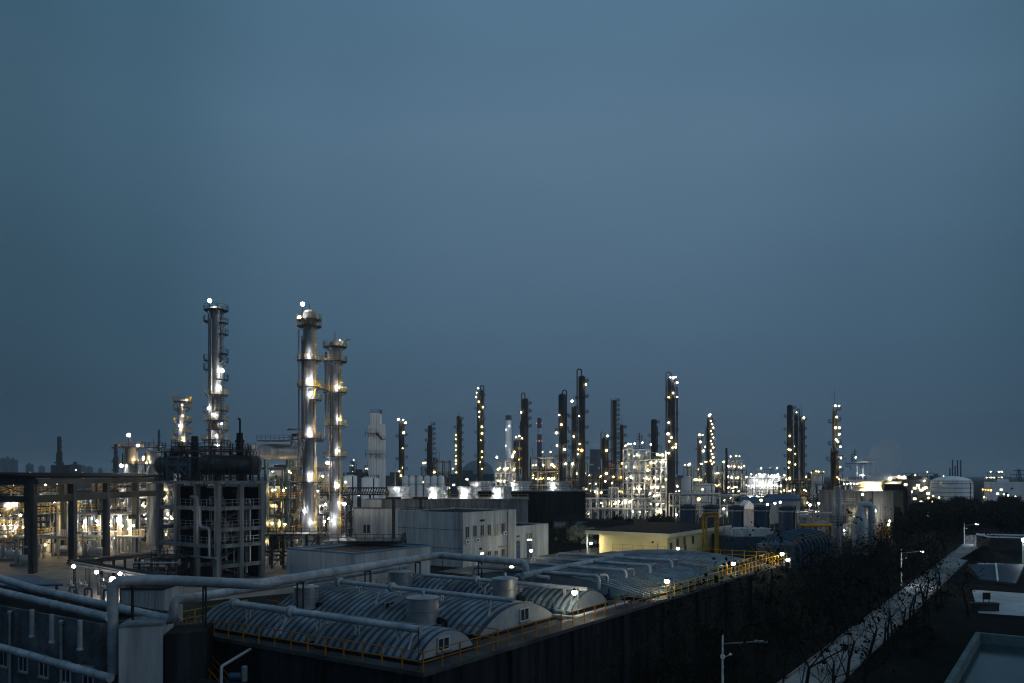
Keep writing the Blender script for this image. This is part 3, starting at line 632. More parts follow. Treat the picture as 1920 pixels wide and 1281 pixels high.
# yellow building with deep eaves
c = V((31.4, 168, 0)); rot = .0
ob = T('yellow_building', c, 'single storey yellow building with a dark flat roof and lamplit walls', 'building')
a_ = U*34; b_ = W*15.5
q = MB(); q.obox(c, a_, b_, Z*4.35); q.build('wall', 'yellow_wall', ob)
q = MB(); q.obox(c-U*.9-W*1+Z*4.352, U*36, W*19.5, Z*.75); q.build('eaves', 'cream', ob)
q = MB(); q.obox(c-U*.7-W*.8+Z*5.105, U*35.6, W*19.1, Z*.12); q.build('roof', 'roof_dark', ob)
for x, y in ((1258, 1025), (1270, 1017), (1283, 1014), (1299, 1012)):
    p = fx(x, y); window(ob, p, U, -W, 1.3, 1.7, mull=1)
q = MB(); p = c+W*2-U*.003; q.obox(p+Z*0, -U*.05, W*.25, Z*3); q.build('downpipe', 'steel_grey', ob)
q = MB(); q.obox(c+W*18.1-U*.5, U*.25, W*.25, Z*4.35); q.build('porch_post', 'white_panel', ob)
q = MB(); p = fx(1283, 1037); q.obox(V((p.x, p.y, .02)), U*1.1, -W*.06, Z*2.2); q.build('door', 'blue_paint', ob)
q = MB(); q.lathe(c+W*3.2+Z*3.2-U*.02, [(.22, 0), (.24, .1), (.1, .16)], 12, axis=-U); q.build('vent', 'black', ob)
railing([G(1140, 1034), G(1128, 1033)], 'pale short railing beside the porch post of the yellow building', 'white_panel', step=.35)
# ================================================================== cooling tower blocks with fan stacks
def fan_stack(c, r, h, label, n=40, m='white_panel'):
    root = T('fan_stack', c, label, 'fan stack', 'cooling tower fan stacks'); q = MB(); pr = []
    for k in range(9):
        u = k/8; pr.append((r*(1.0-.16*math.sin(math.pi*min(1, u*1.15))**1.2+.02*u), h*u))
    q.lathe(c, pr+[(pr[-1][0]-.15, h), (pr[3][0]-.15, h*.3)], n)
    for k in range(24):
        a = 2*math.pi*k/24
        for (r1, z1), (r2, z2) in zip(pr, pr[1:]): q.beam(c+V((math.cos(a)*(r1+.04), math.sin(a)*(r1+.04), z1)), c+V((math.cos(a)*(r2+.04), math.sin(a)*(r2+.04), z2)), .1)
    q.build('cone', m, root, smooth=True)
    q = MB(); q.lathe(c+Z*(h-.12), [(pr[-1][0]+.02, 0), (pr[-1][0]+.14, .02), (pr[-1][0]+.14, .16), (pr[-1][0], .18)], n); q.build('rim', 'steel_grey', root)
    return root
zt = 10.9; d0 = 210
bk = T('cooling_tower', P(850, 1000, d0), 'stained concrete cooling tower block behind the white building, with four fan stacks', 'cooling tower')
x0, x1 = (716-CX)/F*d0, (990-CX)/F*d0
q = MB(); q.box(x0, x1, d0, d0+16, 3.2, zt-.3); q.build('wall', 'concrete', bk)
q = MB(); q.box(x0-.3, x1+.3, d0-.35, d0+16.3, zt-.298, zt); q.build('deck', 'concrete', bk)
for i in range(10): q = MB(); q.box(x0+i*4-.01, x0+i*4+.5, d0+.2, d0+.7, 0, 3.19); q.build('column', 'concrete_dark', bk)
q = MB(); q.box(x0+1, x1-1, d0+3, d0+15, .01, 3.19); q.build('louvre', 'black', bk)
q = MB(); q.rail([(x0, d0-.2, zt), (x1, d0-.2, zt)], 1.1, 2.4, .07); q.build('railing', 'yellow', bk)
S = [(748, 0, 'leftmost fan stack of the front row, the only unlit one'), (820, 1, 'second fan stack of the front row, brightly lit on its left half'), (878, 1, 'third fan stack of the front row, with a bright patch near its left edge'), (940, 1, 'rightmost fan stack of the front row, with a hot lit patch')]
for x, l_, lab in S:
    cc = P(x, 900, d0+5); cc.z = zt; r = 21*d0/F; f = fan_stack(cc, r, 3., lab)
    if l_: lamp(bk, V((cc.x-r*.45, cc.y-r*.88-.55, zt+1.0)), .13, 'h')
lamp(bk, P(741, 916, d0), .28, 'c'); q = MB(); p = P(741, 916, d0); q.tube([(p.x, p.y, zt), (p.x, p.y, zt+9)], .1, 6); q.build('light_mast', 'galvanised', bk)
d1 = 228; z1 = 12.6
b2_ = T('cooling_tower', P(1010, 1000, d1), 'darker cooling tower block to the right, behind the first one, with three larger fan stacks', 'cooling tower')
x0, x1 = (870-CX)/F*d1, (1098-CX)/F*d1
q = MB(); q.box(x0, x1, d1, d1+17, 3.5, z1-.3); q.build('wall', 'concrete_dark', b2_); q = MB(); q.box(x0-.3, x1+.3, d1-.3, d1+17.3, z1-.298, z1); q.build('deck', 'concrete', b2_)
for i in range(8): q = MB(); q.box(x0+i*4.1, x0+i*4.1+.5, d1+.2, d1+.7, 0, 3.49); q.build('column', 'concrete_dark', b2_)
q = MB(); q.box(x0+1, x1-1, d1+3, d1+16, .01, 3.49); q.build('louvre', 'black', b2_)
for x, lab in ((903, 'fan stack with pale ribs showing between the last two front stacks'), (972, 'middle fan stack of the back row, glowing at its left edge'), (1046, 'rightmost fan stack of the back row, with a round lit patch')):
    cc = P(x, 900, d1+6); cc.z = z1; r = 24.5*d1/F; fan_stack(cc, r, 2.5, lab); lamp(b2_, V((cc.x-r*.5, cc.y-r*.86-.55, z1+1.)), .12, 'h')
q = MB(); q.rail([(x0, d1-.2, z1), (x1, d1-.2, z1)], 1.1, 2.6, .07); q.build('railing', 'steel_dark', b2_)
for k, x in enumerate((738, 789)):                # concrete tees in front
    p = P(x, 932, 190); q = MB(); q.box(p.x-.35, p.x+.35, p.y-.35, p.y+.35, 0, p.z-.55); q.box(p.x-1.7, p.x+1.7, p.y-.5, p.y+.5, p.z-.55, p.z)
    tag(q.build('pipe_support', 'steel_dark'), ('tall dark T shaped support left of the white building', 'dark T shaped support rising behind the roof of the white building')[k], 'support', 'T shaped supports')
ob = block('pump_house', 'small pale house with two dark windows left of the cooling tower block', 'building', P(650, 1000, 205).xy.to_3d(), V((12.5, 0, 0)), V((0, 10, 0)), 0, 8.6, 'white_wall', 'roof_dark', .2)
for x in (684, 691): window(ob, V(((x-CX)/F*205, 205, 3.6)), V((1, 0, 0)), V((0, -1, 0)), .9, 2.2, mull=0)
ob = block('pump_house', 'taller pale windowless house touching the left end of the cooling tower block', 'building', P(678, 1000, 214).xy.to_3d(), V((5.2, 0, 0)), V((0, 10, 0)), 0, 10.6, 'white_panel', 'roof_dark', .2)
# conveyor bridge, white cylinders, cold box
br = T('pipe_bridge', P(690, 920, 236), 'dark trussed pipe bridge left of the fan stacks', 'pipe bridge'); q = MB(); xa, xb = P(640, 0, 236).x, P(745, 0, 236).x
for z in (11.3, 13.2):
    for y in (236, 238.5): q.beam((xa, y, z), (xb, y, z), .35)
for i in range(12): x = xa+(xb-xa)*i/11; q.beam((x, 236, 11.3), (x+(xb-xa)/22, 236, 13.2), .18); q.beam((x, 236, 13.2), (x-(xb-xa)/22, 236, 11.3), .18)
for x in (xa+2, (xa+xb)/2, xb-1): q.beam((x, 237.2, 0), (x, 237.2, 11.3), .4)
q.build('truss', 'steel_dark', br); q = MB(); [q.tube([(xa, 236.5+k*.6, 11.9), (xb, 236.5+k*.6, 11.9)], .22, 8) for k in range(4)]; q.build('pipework', 'steel_grey', br, smooth=True)
for k, x in enumerate((760, 773, 787, 801, 814, 827)):
    d = 300; c_ = P(x, 1000, d); c_.z = 0; r = 6*d/F; t_ = T('white_silo', c_, ('leftmost', 'second from the left', 'third from the left', 'third from the right', 'second from the right', 'rightmost')[k]+' of the six white silos behind the fan stacks', 'silo', 'six white silos in a row')
    zt_ = P(x, 893, d).z; q = MB(); q.lathe(c_, [(r, 0), (r, zt_-.5), (r*.8, zt_), (.1, zt_+.25)], 18); q.build('shell', 'far_white', t_, smooth=True); q = MB(); q.lathe(c_+Z*(zt_-3), [(r+.01, 0), (r+.08, .05), (r+.08, .25), (r+.01, .3)], 18); q.build('hoop', 'steel_grey', t_)
d = 262; cbx = T('cold_box', P(705, 1000, d).xy.to_3d(), 'white stepped cold box tower with two dark walkways, alone against the sky', 'tower')
def bxp(m, xa, xb, ya, y0, dy, m0, nm, yb=None, zb_=0):
    q = MB(); q.box(P(xa, 0, d).x, P(xb, 0, d).x, d+y0, d+y0+dy, zb_, P(0, ya, d).z); q.build(nm, m, cbx)
bxp('far_white', 694.5, 712, 775, 0, 4, 0, 'upper_shaft', zb_=0); bxp('far_white', 690.5, 694.4, 797, .3, 4, 0, 'side_duct'); bxp('far_white', 712.1, 719, 795, .3, 4, 0, 'side_duct')
q = MB(); xa, xb = P(694.5, 0, d).x, P(712, 0, d).x; z_ = P(0, 775, d).z; q.rail([(xa, d, z_), (xb, d, z_), (xb, d+4, z_)], 1.2, .8, .07); q.build('railing', 'steel_dark', cbx)
for y in (812, 851):
    z_ = P(0, y, d).z; q = MB(); xa, xb = P(686, 0, d).x, P(723, 0, d).x
    q.box(xa, xb if y == 851 else P(706, 0, d).x, d-1.2, d-.05, z_-.15, z_)
    if y == 812:
        q.beam((P(706, 0, d).x, d-.6, z_), (P(716, 0, d).x, d-.6, z_-2.), .5); q.box(P(716, 0, d).x, xb, d-1.2, d-.05, z_-2.15, z_-2.)
        q.rail([(P(706, 0, d).x, d-1.2, z_), (P(716, 0, d).x, d-1.2, z_-2), (xb, d-1.2, z_-2)], 1.1, 1.5, .07)
    for i in range(5): x = xa+(P(706, 0, d).x-xa)*i/4+(0 if y == 812 else i*.7); q.beam((x, d-1.1, z_-.1), (x, d-.05, z_-1.3), .12)
    q.rail([(xa, d-1.2, z_), (P(706, 0, d).x if y == 812 else xb, d-1.2, z_)], 1.1, 1.5, .07); q.build('walkway', 'steel_dark', cbx)
q = MB(); q.stair(P(704, 913, d)-V((0, 1, 0)), P(688, 886, d)-V((0, 1, 0)), .9, V((0, -1, 0))); q.build('stair', 'steel_dark', cbx)
q = MB()
for x in (696, 701, 706, 710.5): q.box(P(x, 0, d).x-.03, P(x, 0, d).x+.03, d-.04, d-.002, 1, P(0, 777, d).z)
q.build('wall_joint', 'concrete_dark', cbx)
def tank(x0, x1, ytop, d, label, m='far_white', dome=.12, stripes=0, name='storage_tank', legs=False, yb=None, group=None):
    r = (x1-x0)*d/F/2; c_ = V((((x0+x1)/2-CX)/F*d, d+r, 0)); d_ = d+r; zt_ = H-(ytop-HY)/F*d; root = T(name, c_, label, 'tank', group)
    zs = zt_-r*dome*2; q = MB(); pr = [(r, 0), (r, zs)]+[(r*math.cos(R(k*15)), zs+r*dome*2*math.sin(R(k*15))) for k in range(1, 6)]+[(.05, zt_)]
    q.lathe(c_, pr, 36); q.build('shell', m, root, smooth=True)
    if stripes:
        for k in range(stripes): q = MB(); z_ = zs*(.95-.16*k); q.lathe(c_+Z*z_, [(r+.01, 0), (r+.25, .05), (r+.25, .3), (r+.01, .35)], 36); q.build('ring_girder', 'steel_grey', root)
    q = MB(); a = R(-60); o = V((math.cos(a), math.sin(a), 0)); q.beam(c_+o*(r+.2), c_+o*(r+.2)+Z*zs, .35, .12); q.rail(arc(c_+Z*zs, r, -180, 0, 14), 1, 3, .09); q.build('railing', 'steel_dark', root)
    return root
tank(641, 667, 890, 240, 'pale tank just right of the twin lamplit columns, left of the white tower'); tank(675, 708, 893, 250, 'pale tank in front of the foot of the white stepped tower')
# ================================================================== blue tank farm, portal, scrubber
for k, (x, yt, w_, d) in enumerate(((1293, 945, 30, 215), (1337, 946, 30, 215), (1384, 947, 30, 200), (1433, 947, 30, 200), (1481, 948, 31, 190))):
    tank(x-w_/2, x+w_/2, yt, d, ('leftmost dark blue domed tank, behind the yellow portal', 'dark blue domed tank right behind the yellow portal beam', 'dark blue domed tank above the left end of the white parapet', 'dark blue domed tank above the right end of the white parapet', 'rightmost dark blue tank, the only one visible down to its foot')[k], 'blue_paint', .3, 1, 'blue_tank', group='five dark blue domed tanks')
c = G(1368, 1049, 0); c = V((P(1368, 0, 178).x, 178, 0))
ob = block('blue_shed', 'dark blue clad hall with a white parapet in front of the blue tanks', 'hall', c, V((11.6, 1.2, 0)), V((-1.5, 14, 0)), 0, 3.7, 'blue_paint', 'roof_dark', 0)
q = MB(); q.obox(c+V((1.2, 0.3, 3.705)), V((8.6, .9, 0)), V((-.7, 7, 0)), Z*1.6); q.build('parapet', 'white_wall', ob)
q = MB(); q.stair(V((P(1420, 0, 177).x, 177, .2)), V((P(1390, 0, 177).x, 177, 3.6)), .8, V((0, -1, 0))); q.build('stair', 'rust', ob)
pr_ = T('pipe_portal', G(1334, 1045), 'tall yellow pipe portal before the blue tanks', 'portal'); d = 172
for k, (xa, xb, yt, dd) in enumerate(((1318.5, 1349, 963, 0), (1322.5, 1343, 969, -.8))):
    q = MB(); q.tube([(P(xa, 0, d).x, d+dd, 0), (P(xa, 0, d).x, d+dd, P(0, yt, d).z), (P(xb, 0, d).x, d+dd+1.5, P(0, yt-1, d).z), (P(xb, 0, d).x, d+dd+1.5, 0)], .24 if k == 0 else .2, 12, bend=.3); q.build('pipe_loop', 'portal_yellow', pr_, smooth=True)
# biofilter row of blue vessels and frames near the far corner of the deck
bf = T('blue_skid', G(1500, 1060), 'teal blue steel skid with slanted ducts beyond the far corner of the basin', 'skid'); q = MB(); d = 150
q.obox(V((P(1490, 0, d).x, d, 0)), U*26, W*7, Z*4.2); q.build('casing', 'blue_paint', bf); q = MB()
for i in range(9):
    p = V((P(1490, 0, d).x, d, 4.2))+U*(1+i*2.8); q.tube([p+W*6, p+W*5.2+Z*1.6, p+W*.5+Z*.9, p-W*.6-Z*.5, p-W*.6-Z*4], .28, 8, bend=.5)
q.build('duct', 'blue_steel', bf, smooth=True); q = MB(); p = V((P(1490, 0, d).x, d, 4.2)); q.rail([p, p+U*26, p+U*26+W*7], 1.1, 2, .07); q.build('railing', 'orange', bf)
for i in range(5): q = MB(); q.obox(p+U*(1.5+i*5)-W*.01-Z*3.6, U*3.2, -W*.12, Z*3); q.build('panel', 'blue_steel', bf)
# slim grey stack with ladder
column(1571, 912, 172, 12, 'slim grey stack with a ladder cage, in front of the right hand tall column', m='galvanised', near=True, name='exhaust_stack', cat='stack', dome=False, plats=[(978, -200, 20, 'steel_dark', .9)], lad=-150, rm='steel_grey')
sv = T('scrubber', V((P(1613, 0, 178).x, 178, 0)), 'pale scrubber vessel with a gooseneck duct, half hidden by trees', 'scrubber'); c_ = V((P(1613, 0, 178).x, 178, 0)); q = MB(); r = 14*178/F
q.lathe(c_, [(r, 0), (r, 7.2), (r*.55, 8.7), (r*.5, 9)], 24); q.build('shell', 'pipe_paint', sv, smooth=True); q = MB(); q.tube([c_+Z*8.9, c_+Z*10.6, V((P(1635, 0, 178).x, 178, 10.6)), V((P(1635, 0, 178).x, 178, .2))], .72, 16, bend=1.4); q.build('duct', 'pipe_paint', sv, smooth=True)
# right-hand cooling tower, strongly lit
d = 246; z_ = P(0, 921, d).z
ct = T('cooling_tower', V((P(1628, 0, d).x, d, 0)), 'concrete cooling tower on the right with glowing fan stacks and a floodlit stair', 'cooling tower'); xa, xb = P(1578, 0, d).x, P(1676, 0, d).x
q = MB(); q.box(xa, xb, d, d+18, 0, z_-.35); q.build('wall', 'concrete', ct); q = MB(); q.box(xa-.4, xb+.4, d-.6, d+18.4, z_-.348, z_); q.build('deck', 'concrete', ct)
q = MB(); q.rail([(xa, d-.5, z_), (xb, d-.5, z_)], 1.1, 2, .08); q.build('railing', 'yellow', ct)
for x, dd, rr, lab in ((1627, 8, 27, 'large glowing fan stack on the right hand cooling tower'), (1670, 13, 19, 'smaller glowing fan stack at the right end of the right hand cooling tower')):
    cc = V((P(x, 0, d+dd).x, d+dd, z_)); fan_stack(cc, rr*d/F, 2.9, lab, m='cream')
    for e in (-.6, .0, .6): lamp(ct, V((cc.x+e*rr*d/F, cc.y-math.sqrt(max(.1, 1-e*e))*rr*d/F-.7, z_+.8)), .16, 'g' if e else 'h')
q = MB(); x = P(1612, 0, d).x
for a, b in ((0, .2), (3.2, .2)): q.beam((x+a, d-1.6, 0), (x+a, d-1.6, z_), .3)
for k in range(3): q.beam((x, d-1.6, 2.5+k*2.6), (x+3.2, d-1.6, 4.8+k*2.6), .25); q.beam((x, d-1.6, 2.4+k*2.6), (x+3.2, d-1.6, 2.4+k*2.6), .2)
q.build('stair_frame', 'steel_dark', ct); q = MB(); q.rail([(x+3.2, d-1.9, 2.5), (x, d-1.9, 4.8)], 1.1, 1); q.rail([(x, d-1.9, 4.9), (x+3.2, d-1.9, 7.2)], 1.1, 1); q.build('stair_rail', 'yellow', ct)
lamp(ct, V((x-.6, d-1.2, 4.4)), .26, 'g'); lamp(ct, V((x+2.2, d-1.2, 3.4)), .22, 'g'); lamp(ct, P(1641, 958, d-3), .3, 'w')
for i in range(5): lamp(ct, V((xa+.6+i*1., d-.2, z_+2.2)), .12, 'w')
q = MB(); q.tube([P(1656, 914, d-1.5), P(1696, 914, d-1.5), V((P(1696, 0, d-1.5).x, d-1.5, 0))], 1., 16, bend=2); tag(q.build('black_duct', 'black', smooth=True), 'thick black bent duct at the right end of the glowing cooling tower', 'duct')
yp = lattice('valve_platform', 'bright yellow railed platform with two lamps below the right hand cooling tower', 'platform', 1638, 1672, 984, 200, 5, 3, 2, 5, 0, rails='yellow', vessels=2, m='yellow', bw=.2, pipes=6)
for x, y in ((1668, 977), (1666, 984)): lamp(yp, P(x, y, 199.5), .24, 'y')
for k, (x0, x1, yt, d, lab) in enumerate(((1500, 1560, 958, 230, 'pale pipe rack left of the slim grey stack'), (1580, 1640, 944, 215, 'pale pipe rack at the foot of the floodlit stair'))):
    lattice('pipe_rack', lab, 'pipe rack', x0, x1, yt, d, 6, 5, 2, 40+k, 2, 'w', 'steel_grey', 2, 'steel_grey', pipes=26, bw=.25)
q = MB(); q.tube([P(1500, 985, 205), P(1562, 985, 205)], .35, 10); yo = q.build('gas_pipe', 'yellow', smooth=True); tag(yo, 'horizontal yellow gas pipe between the rightmost blue tank and the slim stack', 'pipe')
q = MB(); [q.box(P(x, 0, 205).x-.15, P(x, 0, 205).x+.15, 204.85, 205.15, 0, P(0, 985, 205).z-.3) for x in (1505, 1530, 1556)]; q.build('trestle', 'steel_dark', yo)
# ================================================================== near tall columns (left)
ring = lambda ys, a=-230, b=50, k='steel_dark': [(y, a, b, k) for y in ys]
Rt = (-50, 40); Lt = (150, 230)
T1P = [(582, -200, 140), (603, 150, 225), (606, -50, 35), (627, -50, 35), (664, -45, 40), (679, -45, 40), (676, 150, 225), (693, 150, 225), (712, -75, 45), (741, -130, 50, 'yellow'), (770, -75, 45, 'yellow'), (772, 140, 225), (789, -170, 40, 'yellow'), (806, -120, 60, 'yellow'), (825, -200, 20, 'yellow'), (840, -60, 60)]
column(405, 580, 184, 23, 'tallest steel column on the left, dark above and lamplit below, with a bright lamp on top', T1P,
       [(400, 568, 'w', .4), (421, 697, 'w', .38), (416, 728, 'w', .38), (398, 767, 'w', .28), (407, 778, 'h', 0.12, .4), (418, 795, 'h', 0.15, .4), (410, 818, 'h', 0.12, .4), (412, 836, 'h', 0.11, .4)],
       [(-8, 840, 590, 5), (-4, 840, 600, 4), (10, 880, 745, 3), (12, 850, 600, 2)], m='steel', near=True, prof=[(1.25, 0), (1.25, .46), (1, .49), (1, 1)], lad=-20, mast=2.5, lr=.25)
column(342, 752, 190, 12, 'short slim steel column with yellow platforms left of the tallest one', [(765, -60, 40, 'yellow'), (767, 140, 230, 'yellow'), (753, -230, 50, 'yellow'), (791, -60, 40, 'yellow'), (793, 140, 230), (812, -60, 40, 'yellow'), (814, 140, 230), (829, -200, 20, 'yellow')],
       [(345, 760, 'h', 0.10, .4), (346, 780, 'h', 0.12, .4), (340, 800, 'h', 0.15, .4), (353, 751, 'w', .2), (347, 826, 'h', 0.11, .4)], [(-5, 880, 760, 2.5)], m='steel', near=True, lad=-60, rm='yellow')
column(580, 587, 176, 23, 'lamplit steel column with a lamp on its tip, left one of the twin columns joined by a bridge', [(600, -230, 50), (612, -250, 70), (676, -260, 60), (726, -230, 50, 'yellow'), (750, -75, 40, 'yellow'), (822, -260, 60, 'orange'), (904, -200, 60, 'yellow')],
       [(572, 574, 'w', .4), (564, 598, 'w', .36), (582, 668, 'h', 0.16, .4), (583, 716, 'h', 0.17, .4), (585, 741, 'h', 0.15, .4), (584, 812, 'h', 0.17, .4), (584, 894, 'h', 0.17, .4), (574, 958, 'h', 0.19, .4), (588, 978, 'w', .2)],
       [(-20, 975, 618, 3.5), (-14, 830, 630, 2.5), (-9, 960, 640, 2.2), (11, 960, 700, 1.8), (-5, 900, 620, 1.5)], m='steel', near=True, prof=[(1.18, 0), (1.18, .4), (1, .42), (1, 1)], lad=-30, rm='yellow', mast=2.)
column(628, 645, 178, 22, 'lamplit steel column with a hooked vent on top, right one of the twin columns joined by a bridge', [(651, -230, 50, 'yellow'), (678, -250, 60), (736, -200, 50, 'yellow'), (798, -130, 40, 'yellow'), (856, -230, 50, 'yellow'), (922, -230, 50, 'yellow')],
       [(637, 728, 'h', 0.17, .4), (638, 787, 'h', 0.15, .4), (637, 846, 'h', 0.16, .4), (637, 911, 'h', 0.17, .4), (628, 976, 'h', 0.20, .4), (617, 868, 'w', .26), (646, 944, 'w', .32), (640, 641, 'w', .1)],
       [(-17, 820, 660, 3.5), (-10, 860, 660, 3), (-5, 940, 690, 2), (9, 930, 700, 1.6)], m='steel', near=True, prof=[(1.05, 0), (1.05, .15), (1, .16), (1, 1)], lad=-35, rm='yellow', mast=2.5)
vt = MB(); d = 178; vt.tube([P(641, 648, d-1), P(642, 642, d-1), P(647, 637, d-1), P(656, 637, d-1), P(657, 638, d-1)], .16, 8, bend=.4); tag(vt.build('hooked_vent', 'galvanised', smooth=True), 'hooked vent pipe on top of the right one of the twin columns', 'vent pipe')
fb = T('footbridge', P(603, 735, 177), 'yellow railed footbridge joining the twin lamplit columns', 'footbridge'); a_, b_ = P(592, 727, 175.5), P(619, 734, 176.5); q = MB(); q.beam(a_, b_, 1., .15); q.build('deck', 'steel_dark', fb)
q = MB(); q.rail([a_-V((0, .5, 0)), b_-V((0, .5, 0))], 1.2, .9, .08); q.rail([a_+V((0, .5, 0)), b_+V((0, .5, 0))], 1.2, .9, .08); q.build('railing', 'yellow', fb)
pipe_thing([P(589, 827, 177), P(606, 827, 177), P(611, 820, 177), P(611, 672, 177)], .3, 'steel downpipe between the twin columns, turning left at its foot', m='steel', bands=0, bend=1.2, n=12)
# twin pots at left and bright drum
for k, (x, yt, w_, pl, lab) in enumerate(((246, 838, 24, 829, 'squat lamplit pot with a railed top and a bright lamp, left of the slim column'), (288, 846, 24, 830, 'squat steel pot with railed top in the shade right of the lamplit one'))):
    column(x, yt, 200, w_, lab, [(pl+9, -250, 70, 'orange' if k == 0 else 'steel_dark'), (870, -200, 20, 'yellow')], [(250, 817, 'w', .4), (235, 873, 'w', .4), (263, 836, 'c', .3), (258, 862, 'y', .16)] if k == 0 else [(276, 858, 'y', .2), (283, 868, 'w', .16)], [(-13, 885, 850, 2.5)], m='steel', near=True, dome=False, name='process_pot', cat='vessel', mast=3)
hd = T('horizontal_drum', P(510, 858, 186), 'large steel drum lying above the racks between the tall columns', 'drum'); q = MB(); c_ = P(490, 847, 186); q.capsule(c_+V((-.8, -1.4, 0)), c_+V((6.4, 6, 0)), 1.75, 20); q.build('shell', 'steel', hd, smooth=True)
q = MB(); q.rail([c_+V((-1, 0, 2.6)), c_+V((6, 0, 2.6)), c_+V((6, 5, 2.6))], 1.1, 1, .07); q.box(c_.x-1, c_.x+6.2, c_.y, c_.y+5, c_.z+2.4, c_.z+2.55); q.build('platform', 'steel_dark', hd)
for e in (.6, 4.5): q = MB(); q.box(c_.x+e, c_.x+e+.4, c_.y+e-.8, c_.y+e+1.8, 0, c_.z-1.3); q.build('saddle', 'blue_steel', hd)
# ================================================================== dark concrete frame with two drums
Oc = G(408, 1092, 0); zt = 15.5
cf = T('drum_tower', Oc, 'dark unlit concrete frame structure carrying two horizontal drums', 'structure')
Ln = [0, 5.3, 10.6, 15.6]; Rn_ = [0, 4.4, 8.6]
for i, t in enumerate(Ln):
    for j, s in enumerate(Rn_):
        p = Oc+W*t+U*s; w_ = .75 if (i == 0 or j == 0) else .6; q = MB(); q.obox(p-U*w_/2-W*w_/2, U*w_, W*w_, Z*zt); q.build('column', 'concrete', cf)
for t, k in ((10.9, 0), (5.6, 1)): q = MB(); q.obox(Oc+W*t+U*.5+Z*.02, U*(7.6 if not k else 4), W*.2, Z*(zt-.5)); q.build('blackout_panel', 'concrete_dark', cf)  # added dark panels that hide the lit yard and keep the interior black
q = MB(); q.obox(Oc+W*.4+U*8.4+Z*.02, W*9.8, U*.15, Z*(zt-.6)); q.build('blackout_panel', 'concrete_dark', cf)
lv = [2.4, 5.6, 8.2, 11.6]
for z in lv:
    for i, t in enumerate(Ln):
        for s0, s1 in zip(Rn_, Rn_[1:]): q = MB(); q.obox(Oc+W*(t-.25)+U*(s0+.38)+Z*(z-.3), U*(s1-s0-.76), W*.5, Z*.6); q.build('beam', 'concrete', cf)
    for s in Rn_:
        for t0, t1 in zip(Ln, Ln[1:]):
            if z in (5.6, 11.6): q = MB(); q.obox(Oc+U*(s-.25)+W*(t0+.38)+Z*(z-.3), W*(t1-t0-.76), U*.5, Z*.6); q.build('beam', 'concrete', cf)
q = MB(); q.obox(Oc-U*.7-W*.7+Z*(zt+.002), U*10, W*17, Z*.45); q.build('slab', 'concrete', cf)
for z in (5.9, 11.9): q = MB(); q.obox(Oc+U*.4+W*.4+Z*z, U*7.8, W*9.6, Z*.15); q.build('floor', 'concrete_dark', cf)
q = MB()
for k, z in enumerate(lv): q.stair(Oc+U*(1 if k % 2 else 7.5)+W*2+Z*(z-2.6 if k else .1), Oc+U*(7.5 if k % 2 else 1)+W*2+Z*z, 1., W)
q.build('stair', 'concrete', cf); q = MB(); rn = random.Random(4)
for k in range(16):
    s, t = rn.uniform(-.4, 8), rn.uniform(.5, 15); p = Oc+U*s+W*t; z0, z1 = rn.uniform(.5, 6), rn.uniform(8, 15); q.tube([p+Z*z0, p+Z*z1, p+Z*z1+W*rn.uniform(1, 3)], rn.choice([.1, .16, .22]), 7, bend=.5)
q.tube([Oc+W*1.2-U*.6+Z*4, Oc+W*1.2-U*.6+Z*8.6, Oc+W*3.6-U*.6+Z*8.6, Oc+W*3.6-U*.6+Z*12], .25, 10, bend=.8)
q.tube([Oc-U*1+W*-1+Z*3.9, Oc-U*1+W*14+Z*3.9, Oc-U*1+W*14+Z*1], .18, 8, bend=.5); q.build('pipework', 'steel_grey', cf, smooth=True)
q = MB(); q.rail([Oc+U*9-W*.6+Z*(zt+.45), Oc-U*.6-W*.6+Z*(zt+.45), Oc-U*.6+W*16+Z*(zt+.45)], 1.1, 1.3, .07); q.build('railing', 'steel_dark', cf)
for z in (5.95, 11.95, 8.5):
    q = MB(); q.rail([Oc+U*8.2-W*.1+Z*z, Oc-U*.1-W*.1+Z*z, Oc-U*.1+W*15+Z*z], 1.05, 1.4, .07); q.build('railing', 'steel_grey', cf)
rn = random.Random(8); q = MB()
for k in range(26):
    s, t = rn.choice([(rn.uniform(.5, 8), rn.uniform(.2, 4.5)), (rn.uniform(0, 4), rn.uniform(1, 10))]); p = Oc+U*s+W*t; z0 = rn.uniform(.2, 12); z1 = z0+rn.uniform(1.5, 5); q.tube([p+Z*z0, p+Z*min(15, z1), p+Z*min(15, z1)+(W if rn.random() < .5 else U)*rn.uniform(-2, 2)], rn.choice([.06, .09, .14]), 6, bend=.3)
for k in range(6): p = Oc+U*rn.uniform(1, 7)+W*rn.uniform(1.5, 4)+Z*rn.choice([.1, 6.1, 12.1]); q.capsule(p+Z*.4, p+Z*rn.uniform(2, 3.2), rn.uniform(.4, .7), 12)
q.build('small_pipework', 'rack_grey', cf, smooth=True)
zs_ = zt+.46
